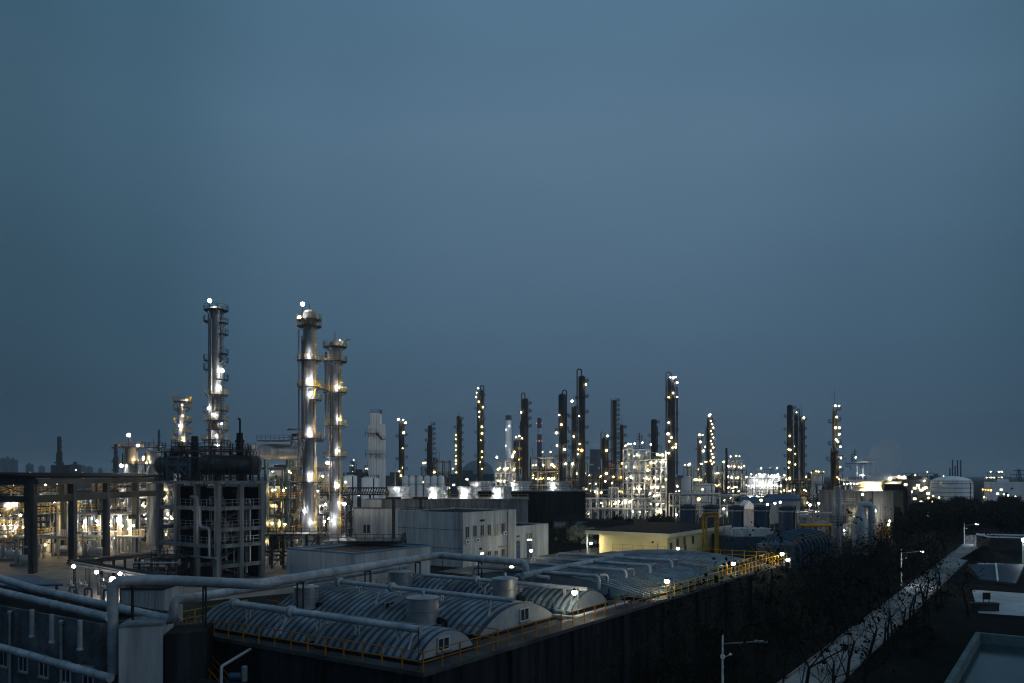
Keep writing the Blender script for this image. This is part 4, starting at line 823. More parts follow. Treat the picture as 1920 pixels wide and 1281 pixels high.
for k, (x0, x1, y, r) in enumerate(((297, 362, 873, 1.45), (381, 482, 872, 1.7))):
    d = 139 if k else 146; a_, b_ = P(x0, y, d), P(x1, y, d+2); a_.z = b_.z = max(zs_+r+.25, a_.z); t_ = T('process_drum', V(((a_.x+b_.x)/2, d, zs_)), ('dark drum with blue braced scaffold, left one of the pair on the concrete frame', 'longer dark drum with ribbed insulation, right one of the pair on the concrete frame')[k], 'drum', 'drums on the concrete frame')
    q = MB(); q.capsule(a_, b_, r, 24); q.build('shell', 'drum_grey', t_, smooth=True); q = MB()
    for u_ in (.25, .75): p = a_.lerp(b_, u_); q.box(p.x-.25, p.x+.25, p.y-1, p.y+1, zs_, p.z-r*.8)
    q.build('saddle', 'concrete_dark', t_); q = MB()
    for u_ in (.2, .5, .8): p = a_.lerp(b_, u_); q.tube([p+Z*(r*.9), p+Z*(r+.8)], .25, 10); q.lathe(p+Z*(r+.8), [(.4, 0), (.4, .12)], 10)
    q.build('nozzle', 'steel_dark', t_); q = MB(); q.rail([a_+Z*(r+.9)-V((0, 1, 0)), b_+Z*(r+.9)-V((0, 1, 0))], 1.1, 1.3, .07); q.box(a_.x, b_.x, a_.y-1, a_.y+1.4, a_.z+r+.8, a_.z+r+.9); q.build('platform', 'steel_dark', t_)
    if k:
        q = MB()
        for i in range(8): p = a_.lerp(b_, .15+i*.1); t = (b_-a_).normalized(); q.tube([p-t*.04, p+t*.04], r+.05, 24)
        q.build('insulation_band', 'steel_dark', t_)
q = MB(); d = 136; xa, xb, xm = P(313, 0, d).x, P(355, 0, d).x, P(334, 0, d).x; za, zb_ = zs_, P(0, 857, d).z
for x in (xa, xm, xb): q.beam((x, d, za), (x, d, zb_), .25)
for z in (zb_, (za+zb_)/2+.6): q.beam((xa, d, z), (xb, d, z), .22)
for a, b in ((xa, xm), (xm, xb)): q.beam((a, d, za), (b, d, (za+zb_)/2+.6), .14); q.beam((b, d, za), (a, d, (za+zb_)/2+.6), .14)
tag(q.build('scaffold', 'blue_steel'), 'blue cross braced steel frame in front of the left drum on the concrete frame', 'frame')
for k, (x, yt, yb, w_, lab) in enumerate(((365, 818, 855, 14, 'dark vertical pot above the gap between the two drums'), (450, 812, 850, 14, 'dark vertical pot at the foot of the bent vent pipe'))):
    c_ = P(x, yb+25, 142); c_.z = zs_; q = MB(); r = w_*142/F/2; h = P(0, yt, 142).z-zs_; q.lathe(c_, [(r, 0), (r, h*.8), (r+.2, h*.8+.02), (r+.2, h*.85), (r, h*.85+.02), (r*.9, h)], 18); ob = T('process_pot', c_, lab, 'vessel'); q.build('shell', 'steel_dark', ob, smooth=True)
    platform(ob, c_+Z*(h*.62), r, -230, 50, 1.1)
pipe_thing([V((P(450, 0, 140).x, 140, zs_)), P(450, 786, 140), P(446, 785, 140)], .17, 'thin black vent pipe with a bent tip above the concrete frame', m='black', bands=0, bend=.4, n=8)
lattice('pipe_rack', 'dark railed pipe rack along the top of the concrete frame, before the tallest column', 'pipe rack', 303, 470, 838, 149, 5, 9, 3, 77, 0, vessels=2, pipes=24, zb=zs_, bw=.2, vm='steel_dark')
# ================================================================== big shed on the far left
sh = T('crane_shed', V((-90, 143, 0)), 'dark open sided crane shed with concrete columns on the far left', 'shed'); Xr = -82.; ys = [143, 156, 169, 182, 195]
for y in ys: q = MB(); q.box(Xr-.9, Xr+.1, y-.6, y+.6, 0, 16.2); q.build('column', 'shed_concrete', sh)
for y in ys[0:4]: q = MB(); q.box(Xr-13, Xr-12.2, y+6, y+7, 0, 16); q.build('column', 'shed_concrete', sh)
q = MB()
q.box(Xr-.7, Xr, ys[0]+.61, ys[-1]-.61, 12.1, 13.4); q.box(-150, Xr-.91, 143.1, 143.7, 12.2, 13.3); q.build('crane_beam', 'steel_dark', sh); q = MB()
for a, b in zip(ys, ys[1:]): q.beam((Xr-.4, a+.6, 13.5), (Xr-.4, b-.6, 15.9), .14)
for i in range(5): q.beam((Xr-8-i*7, 143.4, 13.3), (Xr-1.-i*7, 143.4, 15.9), .14); q.beam((Xr-1-i*7, 143.4, 13.3), (Xr-8-i*7, 143.4, 15.9), .14)
q.build('brace', 'steel_dark', sh); q = MB()
zr, ze, xr_ = 17.0, 16.35, Xr-9
vs = [(Xr+1, 141.5, ze), (xr_, 141.5, zr), (xr_*2-Xr-1, 141.5, ze), (Xr+1, 197, ze), (xr_, 197, zr), (xr_*2-Xr-1, 197, ze)]
vs += [(a, b, c_+.4) for a, b, c_ in vs]; q.add(vs, [(0,3,4,1), (1,4,5,2), (6,7,10,9), (7,8,11,10), (0,1,7,6), (1,2,8,7), (3,9,10,4), (4,10,11,5), (0,6,9,3), (2,5,11,8)]); q.build('roof', 'roof_dark', sh)
q = MB(); q.add([(Xr, 143.2, 15.2), (Xr, 143.2, ze), (xr_, 143.2, zr), (xr_*2-Xr, 143.2, ze), (xr_*2-Xr, 143.2, 15.2)], [(0, 1, 2, 3, 4)]); q.build('gable', 'steel_dark', sh)
q = MB(); q.box(Xr-.2, Xr+.9, 142.5, 196, 15.3, 16.24); q.build('fascia', 'steel_dark', sh)
# lit plant seen through the shed and between the columns
LT = [('process_rack', 'floodlit rack with pipes seen through the left bays of the crane shed', -20, 62, 925, 172, 9, 6, 3, 11, 11, 'wyy', 'yellow', 5), ('process_rack', 'floodlit rack with pipes seen between the first two shed columns', 66, 132, 928, 196, 10, 5, 3, 12, 13, 'wyg', 'yellow', 6),
      ('process_rack', 'floodlit rack with pots seen between the second and third shed columns', 134, 198, 918, 188, 10, 5, 3, 13, 12, 'wwc', 'yellow', 6), ('process_rack', 'floodlit rack with a yellow railing right of the third shed column', 198, 262, 905, 198, 10, 5, 4, 14, 13, 'wwy', 'yellow', 6),
      ('process_rack', 'lamplit rack peeking out behind the left side of the dark concrete frame', 255, 318, 876, 204, 10, 5, 4, 15, 12, 'wyw', 'orange', 5), ('process_rack', 'dim rack seen through the dark concrete frame', 318, 400, 880, 192, 8, 5, 4, 16, 5, 'wy', 'steel_dark', 4),
      ('process_rack', 'blue steel rack with yellow railings between the concrete frame and the twin columns', 484, 545, 872, 190, 10, 4, 5, 17, 13, 'yyw', 'yellow', 6), ('process_rack', 'yellow railed rack right behind the left one of the twin columns', 545, 608, 878, 200, 9, 4, 5, 18, 11, 'yw', 'yellow', 5),
      ('process_rack', 'slim lamp tower rack left of the twin columns', 543, 560, 800, 198, 4, 1, 6, 19, 2, 'w', 'steel_grey', 0), ('process_rack', 'rack with white pipes behind the right one of the twin columns', 606, 650, 925, 195, 8, 3, 3, 20, 5, 'wy', 'steel_grey', 4)]
for a in LT:
    blue = 'blue' in a[1]
    lattice(a[0], a[1], 'rack', *a[2:13], a[13], vessels=0) if False else lattice(a[0], a[1], 'rack', a[2], a[3], a[4], a[5], a[6], a[7], a[8], a[9], round(a[10]*1.7), a[11], a[12], a[13]*2, m='blue_steel' if blue else 'rack_grey', lr=.18, pipes=44, bw=.24, pm='steel_dark' if a[9] % 3 else 'steel_grey', vm='white_panel' if a[9] % 2 else 'steel')
def stairs_thing(p0, p1, label, m='yellow'):
    t_ = T('steel_stair', V((p0.x, p0.y, min(p0.z, p1.z))), label, 'stair'); q = MB(); q.stair(p0, p1, 1., V((0, -1, 0))); q.build('flight', 'steel_grey', t_); q = MB()
    for dy in (0, -1): 
        for h_ in (.5, 1.05): q.beam(p0+V((0, dy, h_)), p1+V((0, dy, h_)), .09)
        for i in range(8): p = p0.lerp(p1, i/7)+V((0, dy, 0)); q.beam(p, p+Z*1.05, .09)
    q.build('handrail', m, t_); return t_
d = 165
stairs_thing(P(14, 972, d), P(50, 948, d), 'upper yellow railed stair in the left bays of the crane shed'); stairs_thing(P(10, 1022, d), P(46, 995, d), 'lower yellow railed stair in the left bays of the crane shed')
stairs_thing(P(181, 1050, 175), P(153, 1018, 175), 'yellow railed stair going down to the yard between the shed columns')
stairs_thing(P(553, 975, 186), P(576, 935, 186), 'blue grey stair left of the foot of the twin columns', 'yellow')
# ground level equipment in the lit yard
rn = random.Random(9)
for k, (x, y, lab) in enumerate(((45, 1062, 'large pale horizontal pump unit left of the first shed column'), (18, 1052, 'pump unit with blue pillars at the left edge of the yard'), (120, 1042, 'low silvery valve unit between the first two shed columns'), (172, 1046, 'small silvery unit right of the second shed column'))):
    c_ = G(x, y); t_ = T('pump_unit', c_, lab, 'pump', 'pump units in the lit yard'); q = MB(); q.box(c_.x-2.2, c_.x+2.2, c_.y-.8, c_.y+.8, .01, .5); q.build('base', 'concrete', t_)
    q = MB(); q.capsule(c_+V((-.4, 0, 1.4)), c_+V((2, 0, 1.4)), .75, 16); q.build('casing', 'white_panel', t_, smooth=True); q = MB(); q.lathe(c_+V((-1.3, 0, .51)), [(.5, 0), (.5, 2), (.3, 2.3), (.3, 2.8)], 14); q.build('motor', 'steel', t_, smooth=True)
    q = MB(); q.tube([c_+V((1, 0, 2)), c_+V((1, 0, 3.6)), c_+V((-2, .6, 3.6))], .16, 8, bend=.4); q.tube([c_+V((2.4, .3, .1)), c_+V((2.4, .3, 4))], .12, 8); q.build('pipework', 'blue_steel' if k == 1 else 'steel_grey', t_, smooth=True)
# dark pipe gallery and the loading pumps with four lamps in front of the yard
pg = T('pipe_gallery', G(150, 1100), 'low dark pipe gallery on posts in front of the lit yard', 'pipe gallery'); a_, b_, c_ = P(140, 1056, 118), P(300, 1085, 116), P(290, 1040, 150)
for nm, pts in (('near', (a_, b_)), ('far', (a_, c_))):
    p0, p1 = pts; q = MB(); sd = (p1-p0).cross(Z).normalized()
    for k in range(-1, 2): q.beam(p0+sd*k*.9, p1+sd*k*.9, .3)
    n = 7
    for i in range(n+1): p = p0.lerp(p1, i/n); q.beam(p-sd*1.1, p+sd*1.1, .25); q.beam(V((p.x, p.y, 0)), p, .3)
    q.build('frame', 'steel_dark', pg); q = MB(); [q.tube([p0+sd*k*.45+Z*.35, p1+sd*k*.45+Z*.35], .14, 8) for k in (-2, -1, 0, 1, 2)]; q.build('pipework', 'steel_dark', pg, smooth=True)
for x, y in ((138, 1062), (181, 1073), (225, 1076), (271, 1083)): lamp(pg, P(x, y, 114.5), .24, 'w')
lamp(pg, P(211, 1087, 112), .4, 'w')
for k in range(9):
    x = 140+k*13; c_ = G(x, 1105+rn.uniform(-6, 10)); c_ = V((P(x, 0, 110).x, 110+rn.uniform(-3, 3), 0)); h = rn.uniform(1.8, 3.2); t_ = T('valve_stand', c_, 'small valve stand among the loading pumps under the pipe gallery lamps', 'valve', 'valve stands under the pipe gallery'); q = MB()
    q.tube([c_, c_+Z*h, c_+Z*h+V((.9, 0, 0)), c_+V((.9, 0, 0))], .13, 8, bend=.3); q.build('pipework', 'blue_steel' if k % 2 else 'steel', t_, smooth=True); q = MB(); q.lathe(c_+Z*(h+.1), [(.12, 0), (.32, .12), (.32, .4), (.1, .5), (.1, .8)], 12); q.build('valve', 'steel', t_, smooth=True)
cn = T('steel_shed', P(266, 1120, 92), 'pale corrugated steel shed below the rising part of the big pipe', 'shed'); p = P(228, 0, 92); q = MB()
o = V((p.x, 92, 0)); n = 30
for i in range(n): q.obox(o+V((i*.16, 0, 0)), V((.08, 0, 0)), V((0, -.06, 0)), Z*4.3)
q.obox(o, V((n*.16, 0, 0)), V((0, 5, 0)), Z*4.3); q.build('cladding', 'white_panel', cn); q = MB(); q.obox(o+V((-.1, -.2, 4.302)), V((n*.16+.2, 0, 0)), V((0, 5.3, 0)), Z*.12); q.build('roof', 'roof_dark', cn)
cp = T('canopy', P(50, 1090, 100), 'blue roofed low canopy at the left edge behind the old wall pipes', 'canopy'); q = MB(); o = P(-20, 1101, 92); e1 = P(118, 1099, 95)-o; e2 = V((-6.6, 6, .35)); q.obox(o, e1, e2, Z*.2); q.build('roof', 'blue_roof', cp); q = MB()
for a in (.15, .55, .95):
    for b in (.1, .9): p = o+e1*a+e2*b; q.beam(V((p.x, p.y, 0)), p, .2)
q.build('post', 'steel_dark', cp); lamp(cp, o+e1*.7+e2*.5-Z*.35, .1, 'y')
# dark racks between the frame and the white building, under the twin columns
for k, (x0, x1, yt, d, lab) in enumerate(((488, 640, 1003, 150, 'dark low pipe rack in front of the foot of the twin columns'), (600, 752, 1016, 142, 'dark low steel rack directly behind the roof of the pale blue edged shed'), (250, 330, 1048, 128, 'dark low rack left of the foot of the concrete frame'))):
    lattice('pipe_rack', lab, 'pipe rack', x0, x1, yt, d, 6, 7, 2, 60+k, 0, 'w', 'steel_dark', 1, 'steel_dark', pipes=20, bw=.3, vm='steel_dark')
yl = T('yard_lamp', G(608, 1046), 'lit yard lamp in front of the twin column feet', 'lamp'); p = P(608, 1042, 140); q = MB(); q.tube([(p.x, p.y, 0), (p.x, p.y, p.z)], .07, 6); q.build('post', 'galvanised', yl); lamp(yl, p+Z*.2, .26, 'w')
for x, y in ((549, 790), (548, 836), (553, 793)): 
    pass

# long silver pipes and low yellow walkways across the lit yard
rn = random.Random(31)
for k, (x0, x1, y, d, z, n_, lab) in enumerate(((-10, 130, 0, 168, 4.2, 5, 'bundle of silver pipes crossing the left bays of the crane shed, low down'), (70, 265, 0, 183, 8.4, 5, 'bundle of silver pipes between the shed columns at mid height'), (120, 270, 0, 178, 3.6, 4, 'low bundle of silver pipes right of the second shed column'), (-10, 150, 0, 180, 10.6, 4, 'high bundle of silver pipes in the left bays of the crane shed'))):
    X0, X1 = (x0-CX)/F*d, (x1-CX)/F*d; t_ = T('pipe_bundle', V(((X0+X1)/2, d, 0)), lab, 'pipes', 'silver pipe bundles in the yard'); q = MB()
    for i in range(n_): q.tube([(X0, d+i*.7, z+.1*(i % 2)), (X1-i*.8, d+i*.7, z+.1*(i % 2)), (X1-i*.8, d+i*.7, z+1.6)], rn.choice([.14, .2, .26]), 8, bend=.4)
    q.build('pipework', 'steel', t_, smooth=True)
    for i in range(5): x = X0+(X1-X0)*(i+.3)/5; q = MB(); q.beam((x, d-.2, 0), (x, d-.2, z-.2), .22); q.beam((x, d+n_*.7, 0), (x, d+n_*.7, z-.2), .22); q.beam((x, d-.5, z-.32), (x, d+n_*.7+.3, z-.32), .22); q.build('trestle', 'rack_grey', t_)
for k, (x0, x1, d, z, lab) in enumerate(((150, 215, 172, 5.2, 'yellow railed walkway between the second and third shed columns'), (198, 262, 176, 4., 'low yellow railed walkway right of the third shed column'), (-10, 50, 168, 6.6, 'yellow railed landing in the far left bay of the crane shed'))):
    X0, X1 = (x0-CX)/F*d, (x1-CX)/F*d; t_ = T('walkway', V(((X0+X1)/2, d, 0)), lab, 'walkway', 'yellow walkways in the yard'); q = MB(); q.box(X0, X1, d, d+1.6, z-.15, z); q.build('deck', 'steel_grey', t_); q = MB(); q.rail([(X0, d, z), (X1, d, z), (X1, d+1.6, z)], 1.1, 1.2, .1); q.build('railing', 'yellow', t_)
    for i in range(4): x = X0+.2+(X1-X0-.4)*i/3; q = MB(); q.beam((x, d+.8, 0), (x, d+.8, z-.16), .25); q.build('post', 'rack_grey', t_)
    for i in range(3): lamp(t_, (X0+(X1-X0)*(i+.5)/3, d-.3, z+2.2), .2, 'gyw'[i])
for k, (x, yt, d, w_) in enumerate(((30, 975, 176, 20), (92, 985, 182, 16), (112, 960, 188, 18), (160, 965, 184, 14), (187, 962, 180, 13), (225, 955, 184, 16), (245, 970, 180, 12))):
    tank(x-w_/2, x+w_/2, yt, d, ('pale vertical vessel behind the yellow stairs at far left', 'pale vertical vessel right of the first shed column', 'taller pale vessel in the middle of the second bay', 'slim pale vessel left of the floodlit stair in the yard', 'slim bright vessel left of the third shed column', 'pale vessel right of the third shed column', 'slim vessel at the left edge of the dark concrete frame')[k], 'white_panel', .3, 0, 'vertical_vessel', group='pale vessels in the yard')
    p_ = P(x-w_*.3, yt+22, d-1.1); t_ = [o for o in col.objects if o.name.startswith('vertical_vessel')][-1]; lamp(t_, p_, .16, 'hgyhwhg'[k])


# small clutter in front of and above the drums: pipe runs, a rail and thin frames
q = MB(); d = 135.6; rn = random.Random(12)
for x in (300, 372, 392, 430, 470, 484): X = P(x, 0, d).x; q.beam((X, d, zs_), (X, d, zs_+rn.uniform(2.2, 6)), .14)
for y in (846, 858): q.tube([P(340, y, d), P(470, y+1, d), V((P(470, 0, d).x, d, zs_+.3))], .13, 7, bend=.4)
for k in range(9): x = rn.uniform(305, 480); X = P(x, 0, d).x; z1 = zs_+rn.uniform(.8, 3.6); q.tube([(X, d-.3, zs_), (X, d-.3, z1), (X+rn.uniform(-2, 2), d+.8, z1)], rn.choice([.06, .1]), 6, bend=.3)
tag(q.build('pipe_bundle', 'steel_dark', smooth=True), 'thin dark pipes and posts in front of the two drums on the concrete frame', 'pipes')
# ================================================================== refinery beyond the basins
def plats(y0, y1, n, both=True, k='steel_dark'):
    out = []
    for i in range(n):
        y = y0+(y1-y0)*i/max(1, n-1); out.append((y, -70, 50, k))
        if both and i % 2: out.append((y+3, 130, 235, k))
    return out
column(753, 790, 430, 11, 'dark column with a crown of three lamps, right of the white stepped tower', plats(795, 880, 5), [(748, 787, 'w', .55), (757, 788, 'w', .5), (761, 793, 'w', .5), (758, 812, 'w', .5), (756, 841, 'y', .45), (756, 877, 'y', .45), (750, 884, 'y', .45), (753, 892, 'y', .4)])
column(806.5, 800, 440, 9, 'unlit dark column bristling with small platforms', plats(796, 880, 10), (), [(-4, 900, 830, 3)], prof=[(1.3, 0), (1.3, .5), (1, .52), (1, 1)], mast=6)
column(860, 782, 470, 8, 'thin column with a string of lamps down its left side', plats(786, 880, 8), [(855, y, 'y', .42) for y in (816, 824, 836, 844, 855, 864, 870)]+[(849, 879, 'y', .45), (856, 886, 'y', .5)], [(5, 895, 785, 2)], mast=3)
column(900, 733, 480, 11, 'tall dark column with two dozen scattered lamps and a looped pipe on top', plats(742, 875, 7), [(897, 729, 'c', .5), (894, 737, 'w', .45), (893, 745, 'w', .45), (898, 754, 'y', .6), (906, 764, 'y', .5), (899, 773, 'w', .35), (899, 782, 'w', .35), (904, 801, 'y', .5), (904, 813, 'y', .5), (902, 826, 'y', .45), (904, 847, 'y', .5), (904, 858, 'y', .5), (901, 867, 'y', .45), (904, 879, 'y', .45)], goose=(7, 880, 2.4, 3))
column(985, 750, 420, 12, 'dark column with a looped pipe on top and one lamp at its left shoulder', plats(757, 800, 4), [(977, 774, 'w', .6)], [(-9, 890, 790, 2)], goose=(-7, 880, 2, 3.5))
column(968, 828, 410, 11, 'short column with a lamp crown at the foot of the looped pipe column', plats(826, 880, 4, k='yellow'), [(968, 820, 'w', .5), (974, 818, 'w', .55), (979, 822, 'w', .5), (964, 848, 'w', .55), (973, 862, 'a', .45), (962, 853, 'y', .4)])
column(1054, 742, 385, 14, 'thick dark column with lamps on its left flank, left of the tallest dark one', plats(780, 880, 5), [(1048, 779, 'w', .65), (1052, 797, 'y', .55), (1043, 812, 'w', .6), (1044, 836, 'w', .55), (1058, 843, 'w', .5), (1060, 870, 'w', .45)], [(-5, 890, 760, 2.5)], goose=(8, 870, 2.5, 2.5))
column(1076, 763, 405, 9, 'slender dark column with one bright lamp on top, touching the tallest dark one', plats(765, 880, 9), [(1072, 753, 'w', .6), (1075, 819, 'w', .7), (1073, 870, 'w', .7)], mast=8)
column(1091, 708, 395, 13, 'tallest dark column, with a big looped pipe on top', plats(715, 890, 7), [(1098, 722, 'y', .55), (1085, 781, 'w', .4), (1086, 833, 'y', .6), (1090, 845, 'a', .7), (1084, 843, 'y', .45), (1083, 852, 'w', .35)], goose=(-9, 880, 2.4, 4), mast=4)
column(1135, 823, 375, 13, 'short fat column with a looped pipe and lamps, right of the cooling chimney', plats(824, 890, 4), [(1138, 818, 'w', .5), (1136, 845, 'y', .6), (1136, 888, 'y', .55), (1126, 893, 'w', .5)], goose=(-8, 860, 2.4, 3))
column(1152, 752, 405, 8, 'slim dark column with many platforms up its right side', [(752+k*9, -70, 60) for k in range(14)], (), [(-6, 890, 748, 2)], mast=2)
column(1166, 798, 405, 7, 'lower slim column close to the right of the many platformed one', plats(802, 880, 6), (), mast=5)
column(1226, 789, 425, 11, 'plain dark column with a crowded top, above the white lit structure', plats(792, 860, 4), (), [(6, 880, 800, 2)])
column(1259, 712, 405, 15, 'tall column with a crown of lamps and pipes down both sides', plats(716, 870, 6), [(1255, 709, 'c', .45), (1260, 710, 'c', .6), (1265, 708, 'w', .5), (1269, 718, 'w', .5), (1260, 738, 'w', .6), (1252, 746, 'y', .6), (1269, 745, 'w', .5), (1252, 793, 'w', .55), (1251, 814, 'w', .6), (1257, 821, 'w', .6), (1253, 828, 'y', .6), (1259, 840, 'w', .65), (1266, 833, 'y', .5), (1265, 839, 'y', .7), (1252, 850, 'w', .5)], [(10.5, 890, 725, 3)], m='tower_dark', goose=(-10, 880, 3, 3.5))
column(1312, 822, 600, 9, 'short lamp crowned column left of the flare topped one', plats(820, 880, 4), [(1310, 816, 'w', .7), (1316, 816, 'w', .7), (1312, 829, 'w', .8), (1308, 880, 'y', .6), (1318, 846, 'w', .8), (1323, 838, 'w', .6), (1315, 870, 'w', .7)])
column(1331, 784, 560, 11, 'column with a dense string of lamps and a steaming lamp on top', [(790+k*9, -80, 60, 'yellow') for k in range(10)], [(1328, 780, 'w', .9), (1330, 778, 'c', .6)]+[(1331+(k % 3)*2.5, 790+k*6.2, 'w' if k % 2 else 'y', .7) for k in range(14)], [(-7, 900, 800, 2)])
column(1362, 840, 460, 4, 'thin dark chimney between the lamplit columns', (), (), name='chimney', cat='chimney', dome=False)
column(1481, 762, 435, 11, 'left and tallest one of three dark columns standing together on the right', plats(766, 890, 11), [(1478, 818, 'y', .65), (1476, 843, 'y', .6), (1479, 844, 'y', .6), (1477, 867, 'y', .65), (1476, 877, 'y', .5), (1478, 897, 'y', .6), (1473, 899, 'y', .6)], mast=2)
column(1493, 778, 445, 8, 'middle one of three dark columns standing together on the right', plats(785, 880, 6), [(1491, 774, 'w', .5), (1489, 851, 'y', .5), (1489, 871, 'y', .5), (1488, 837, 'w', .3)], goose=(6, 860, 2, 3))
column(1503, 783, 432, 7, 'right one of three dark columns standing together on the right', plats(788, 890, 7), [(1505, 784, 'w', .5)], [(4, 895, 790, 2)], mast=7)
column(1565, 762, 310, 15, 'dark column on the far right, slender above with lamps in pairs and thick below', plats(768, 830, 4)+plats(836, 930, 5), [(1562, 762, 'c', .42), (1569, 762, 'c', .4), (1564, 783, 'y', .5), (1562, 803, 'y', .45), (1569, 803, 'y', .4), (1569, 815, 'y', .45), (1563, 825, 'w', .55), (1566, 829, 'y', .45), (1572, 838, 'w', .35), (1573, 859, 'w', .4), (1571, 876, 'y', .4), (1565, 895, 'a', .45), (1562, 913, 'a', .45)], [(-8, 930, 840, 2)], prof=[(1, 0), (1, .6), (.55, .61), (.5, 1)], mast=6, lr=.3)
q = MB(); p = P(1560, 861, 309); q.tube([p, P(1586, 859, 309), P(1586, 863, 309)], .12, 6); tag(q.build('jib_arm', 'steel_dark'), 'thin jib arm sticking out of the right side of the far right column', 'jib')
# racks with lamps
for k, a in enumerate((
    ('process_rack', 'small dark rack with vertical drums at the foot of the platform bristling column', 812, 842, 864, 440, 10, 5, 3, 12, 'y', 'steel_dark', 6),
    ('process_rack', 'low lamplit rack left of the bristling column foot', 790, 812, 876, 445, 8, 3, 2, 5, 'y', 'steel_dark', 1),
    ('process_rack', 'square white framed rack with lamp rows, left of the looped pipe column', 929, 966, 864, 395, 12, 4, 4, 26, 'wwy', 'steel_grey', 3),
    ('process_rack', 'golden lamplit rack between the looped pipe column and the thick dark one', 995, 1046, 856, 392, 12, 6, 4, 34, 'yyaw', 'yellow', 5),
    ('process_rack', 'dim rack at the feet of the tallest dark columns', 1046, 1112, 868, 400, 10, 6, 3, 12, 'yw', 'steel_dark', 3),
    ('process_rack', 'amber lit rack at the feet of the many platformed columns', 1126, 1180, 876, 380, 10, 6, 3, 22, 'yay', 'orange', 4),
    ('process_rack', 'brilliantly lit white open structure in the middle of the refinery', 1176, 1220, 842, 335, 12, 4, 6, 30, 'wwyc', 'steel_grey', 5),
    ('process_rack', 'brilliantly lit stair tower at the right end of the white open structure', 1219, 1249, 846, 330, 9, 3, 8, 34, 'wyw', 'steel_grey', 2),
    ('process_rack', 'dark long pipe rack in front of the white open structure', 1096, 1222, 915, 318, 7, 10, 3, 14, 'w', 'steel_dark', 5),
    ('process_rack', 'twinkling low rack left of the flare topped column', 1290, 1322, 876, 585, 14, 5, 2, 24, 'wwy', 'steel_grey', 4),
    ('process_rack', 'twinkling low rack right of the flare topped column', 1322, 1362, 872, 560, 14, 5, 3, 30, 'ywy', 'yellow', 3),
    ('process_rack', 'uneven lamplit rack right of the thin dark chimney', 1364, 1400, 862, 520, 12, 5, 4, 30, 'wyw', 'steel_grey', 3),
    ('process_rack', 'long low white lit rack between the chimney and the three dark columns', 1404, 1474, 896, 560, 12, 12, 2, 46, 'wwc', 'steel_grey', 2),
    ('process_rack', 'lamplit rack at the feet of the three dark columns', 1462, 1520, 902, 415, 10, 6, 2, 18, 'yw', 'yellow', 4),
    ('process_rack', 'long dark pipe rack in front of the chimney and the white lit rack', 1262, 1400, 926, 330, 8, 11, 2, 8, 'w', 'steel_dark', 3),
    ('process_rack', 'dark pipe rack in front of the feet of the three dark columns', 1400, 1540, 930, 310, 8, 11, 2, 8, 'wy', 'steel_dark', 3),
    ('process_rack', 'pale open frame building with lamps along its roof, behind the glowing cooling tower', 1593, 1638, 866, 330, 10, 4, 3, 10, 'c', 'steel_grey', 2),
    ('process_rack', 'dark rack with small lamps left of the glowing cooling tower', 1520, 1592, 908, 330, 8, 6, 2, 9, 'wy', 'steel_dark', 3))):
    bright = 'brilliantly' in a[1] or 'pale' in a[1] or 'white' in a[1]
    dd = a[5]
    lattice(a[0], a[1], 'rack', a[2], a[3], a[4], dd, a[6], a[7], a[8], 200+k, a[9], a[10], a[11], a[12], m='far_white' if bright else 'steel_dark', lr=.19+dd/1600, bw=.4 if bright else .32, pipes=22, masts=3, vm='steel_grey')
lp = T('roof_crane', P(1603, 866, 332), 'dark antenna like lattice on the roof of the pale open frame building', 'lattice mast'); q = MB(); c_ = P(1603, 866, 332)
for z_ in range(5): q.beam(c_+V((-1.4+z_*.15, 0, z_*.9)), c_+V((1.2-z_*.1, .5, z_*.9+.6)), .22)
q.beam(c_, c_+Z*5, .25); q.build('mast', 'steel_dark', lp)
q = MB(); c_ = P(1199, 842, 337)
sp = T('roof_tower', c_, 'spiky dark stack of platforms on the roof of the white open structure', 'lattice mast')
for z_ in range(6): q.beam(c_+V((-2.2+z_*.25, 0, z_*.95)), c_+V((2-z_*.2, .5, z_*.95+.3)), .3)
q.beam(c_, c_+Z*6.5, .5); q.beam(c_+V((1, 0, 0)), c_+V((1, 0, 5.5)), .3); q.build('mast', 'steel_dark', sp)
# tall things far away
def chimney(x, yt, w_, d, label, bands):
    c_ = V(((x-CX)/F*d, d, 0)); r = w_*d/F/2; zt_ = P(0, yt, d).z; t_ = T('chimney', c_, label, 'chimney')
    for k, (u0, u1, m_) in enumerate(bands): q = MB(); q.lathe(c_, [(r*(1.25-.25*u0), zt_*u0), (r*(1.25-.25*u1), zt_*u1-.02)], 20); q.build('shaft' if k == 0 else 'band', m_, t_, smooth=True)
    return t_, c_, zt_
t_, c_, zt_ = chimney(1011.5, 784, 8, 1250, 'far striped chimney with red lamps, trailing thin steam', [(0, .66, 'far_grey'), (.66, .76, 'far_grey'), (.76, .85, 'far_white'), (.85, 1, 'far_grey')])
for x, y in ((1006, 794), (1016, 794), (1006, 827), (1011, 827), (1016, 827)): lamp(t_, P(x, y, 1243), 1.1, 'r')
t_, c_, zt_ = chimney(953.5, 779, 11, 1000, 'far pale chimney with a dark top band, left of the looped pipe column', [(0, .88, 'far_white'), (.88, .93, 'far_white'), (.93, 1, 'far_grey')])
for x, y in ((955, 799), (949, 806), (948, 836), (963, 849)): lamp(t_, P(x, y, 990), .75, 'c')
ht = T('hyperbolic_tower', P(1116, 890, 1500).xy.to_3d(), 'far concrete hyperbolic cooling tower between the dark columns', 'cooling tower'); q = MB(); r = 10*1500/F; h = P(0, 843, 1500).z
q.lathe(P(1116, 890, 1500).xy.to_3d(), [(r*(1+.42*(1-u)**2+.0*u), h*u) for u in [k/12 for k in range(13)]], 36); q.build('shell', 'far_grey', ht, smooth=True)
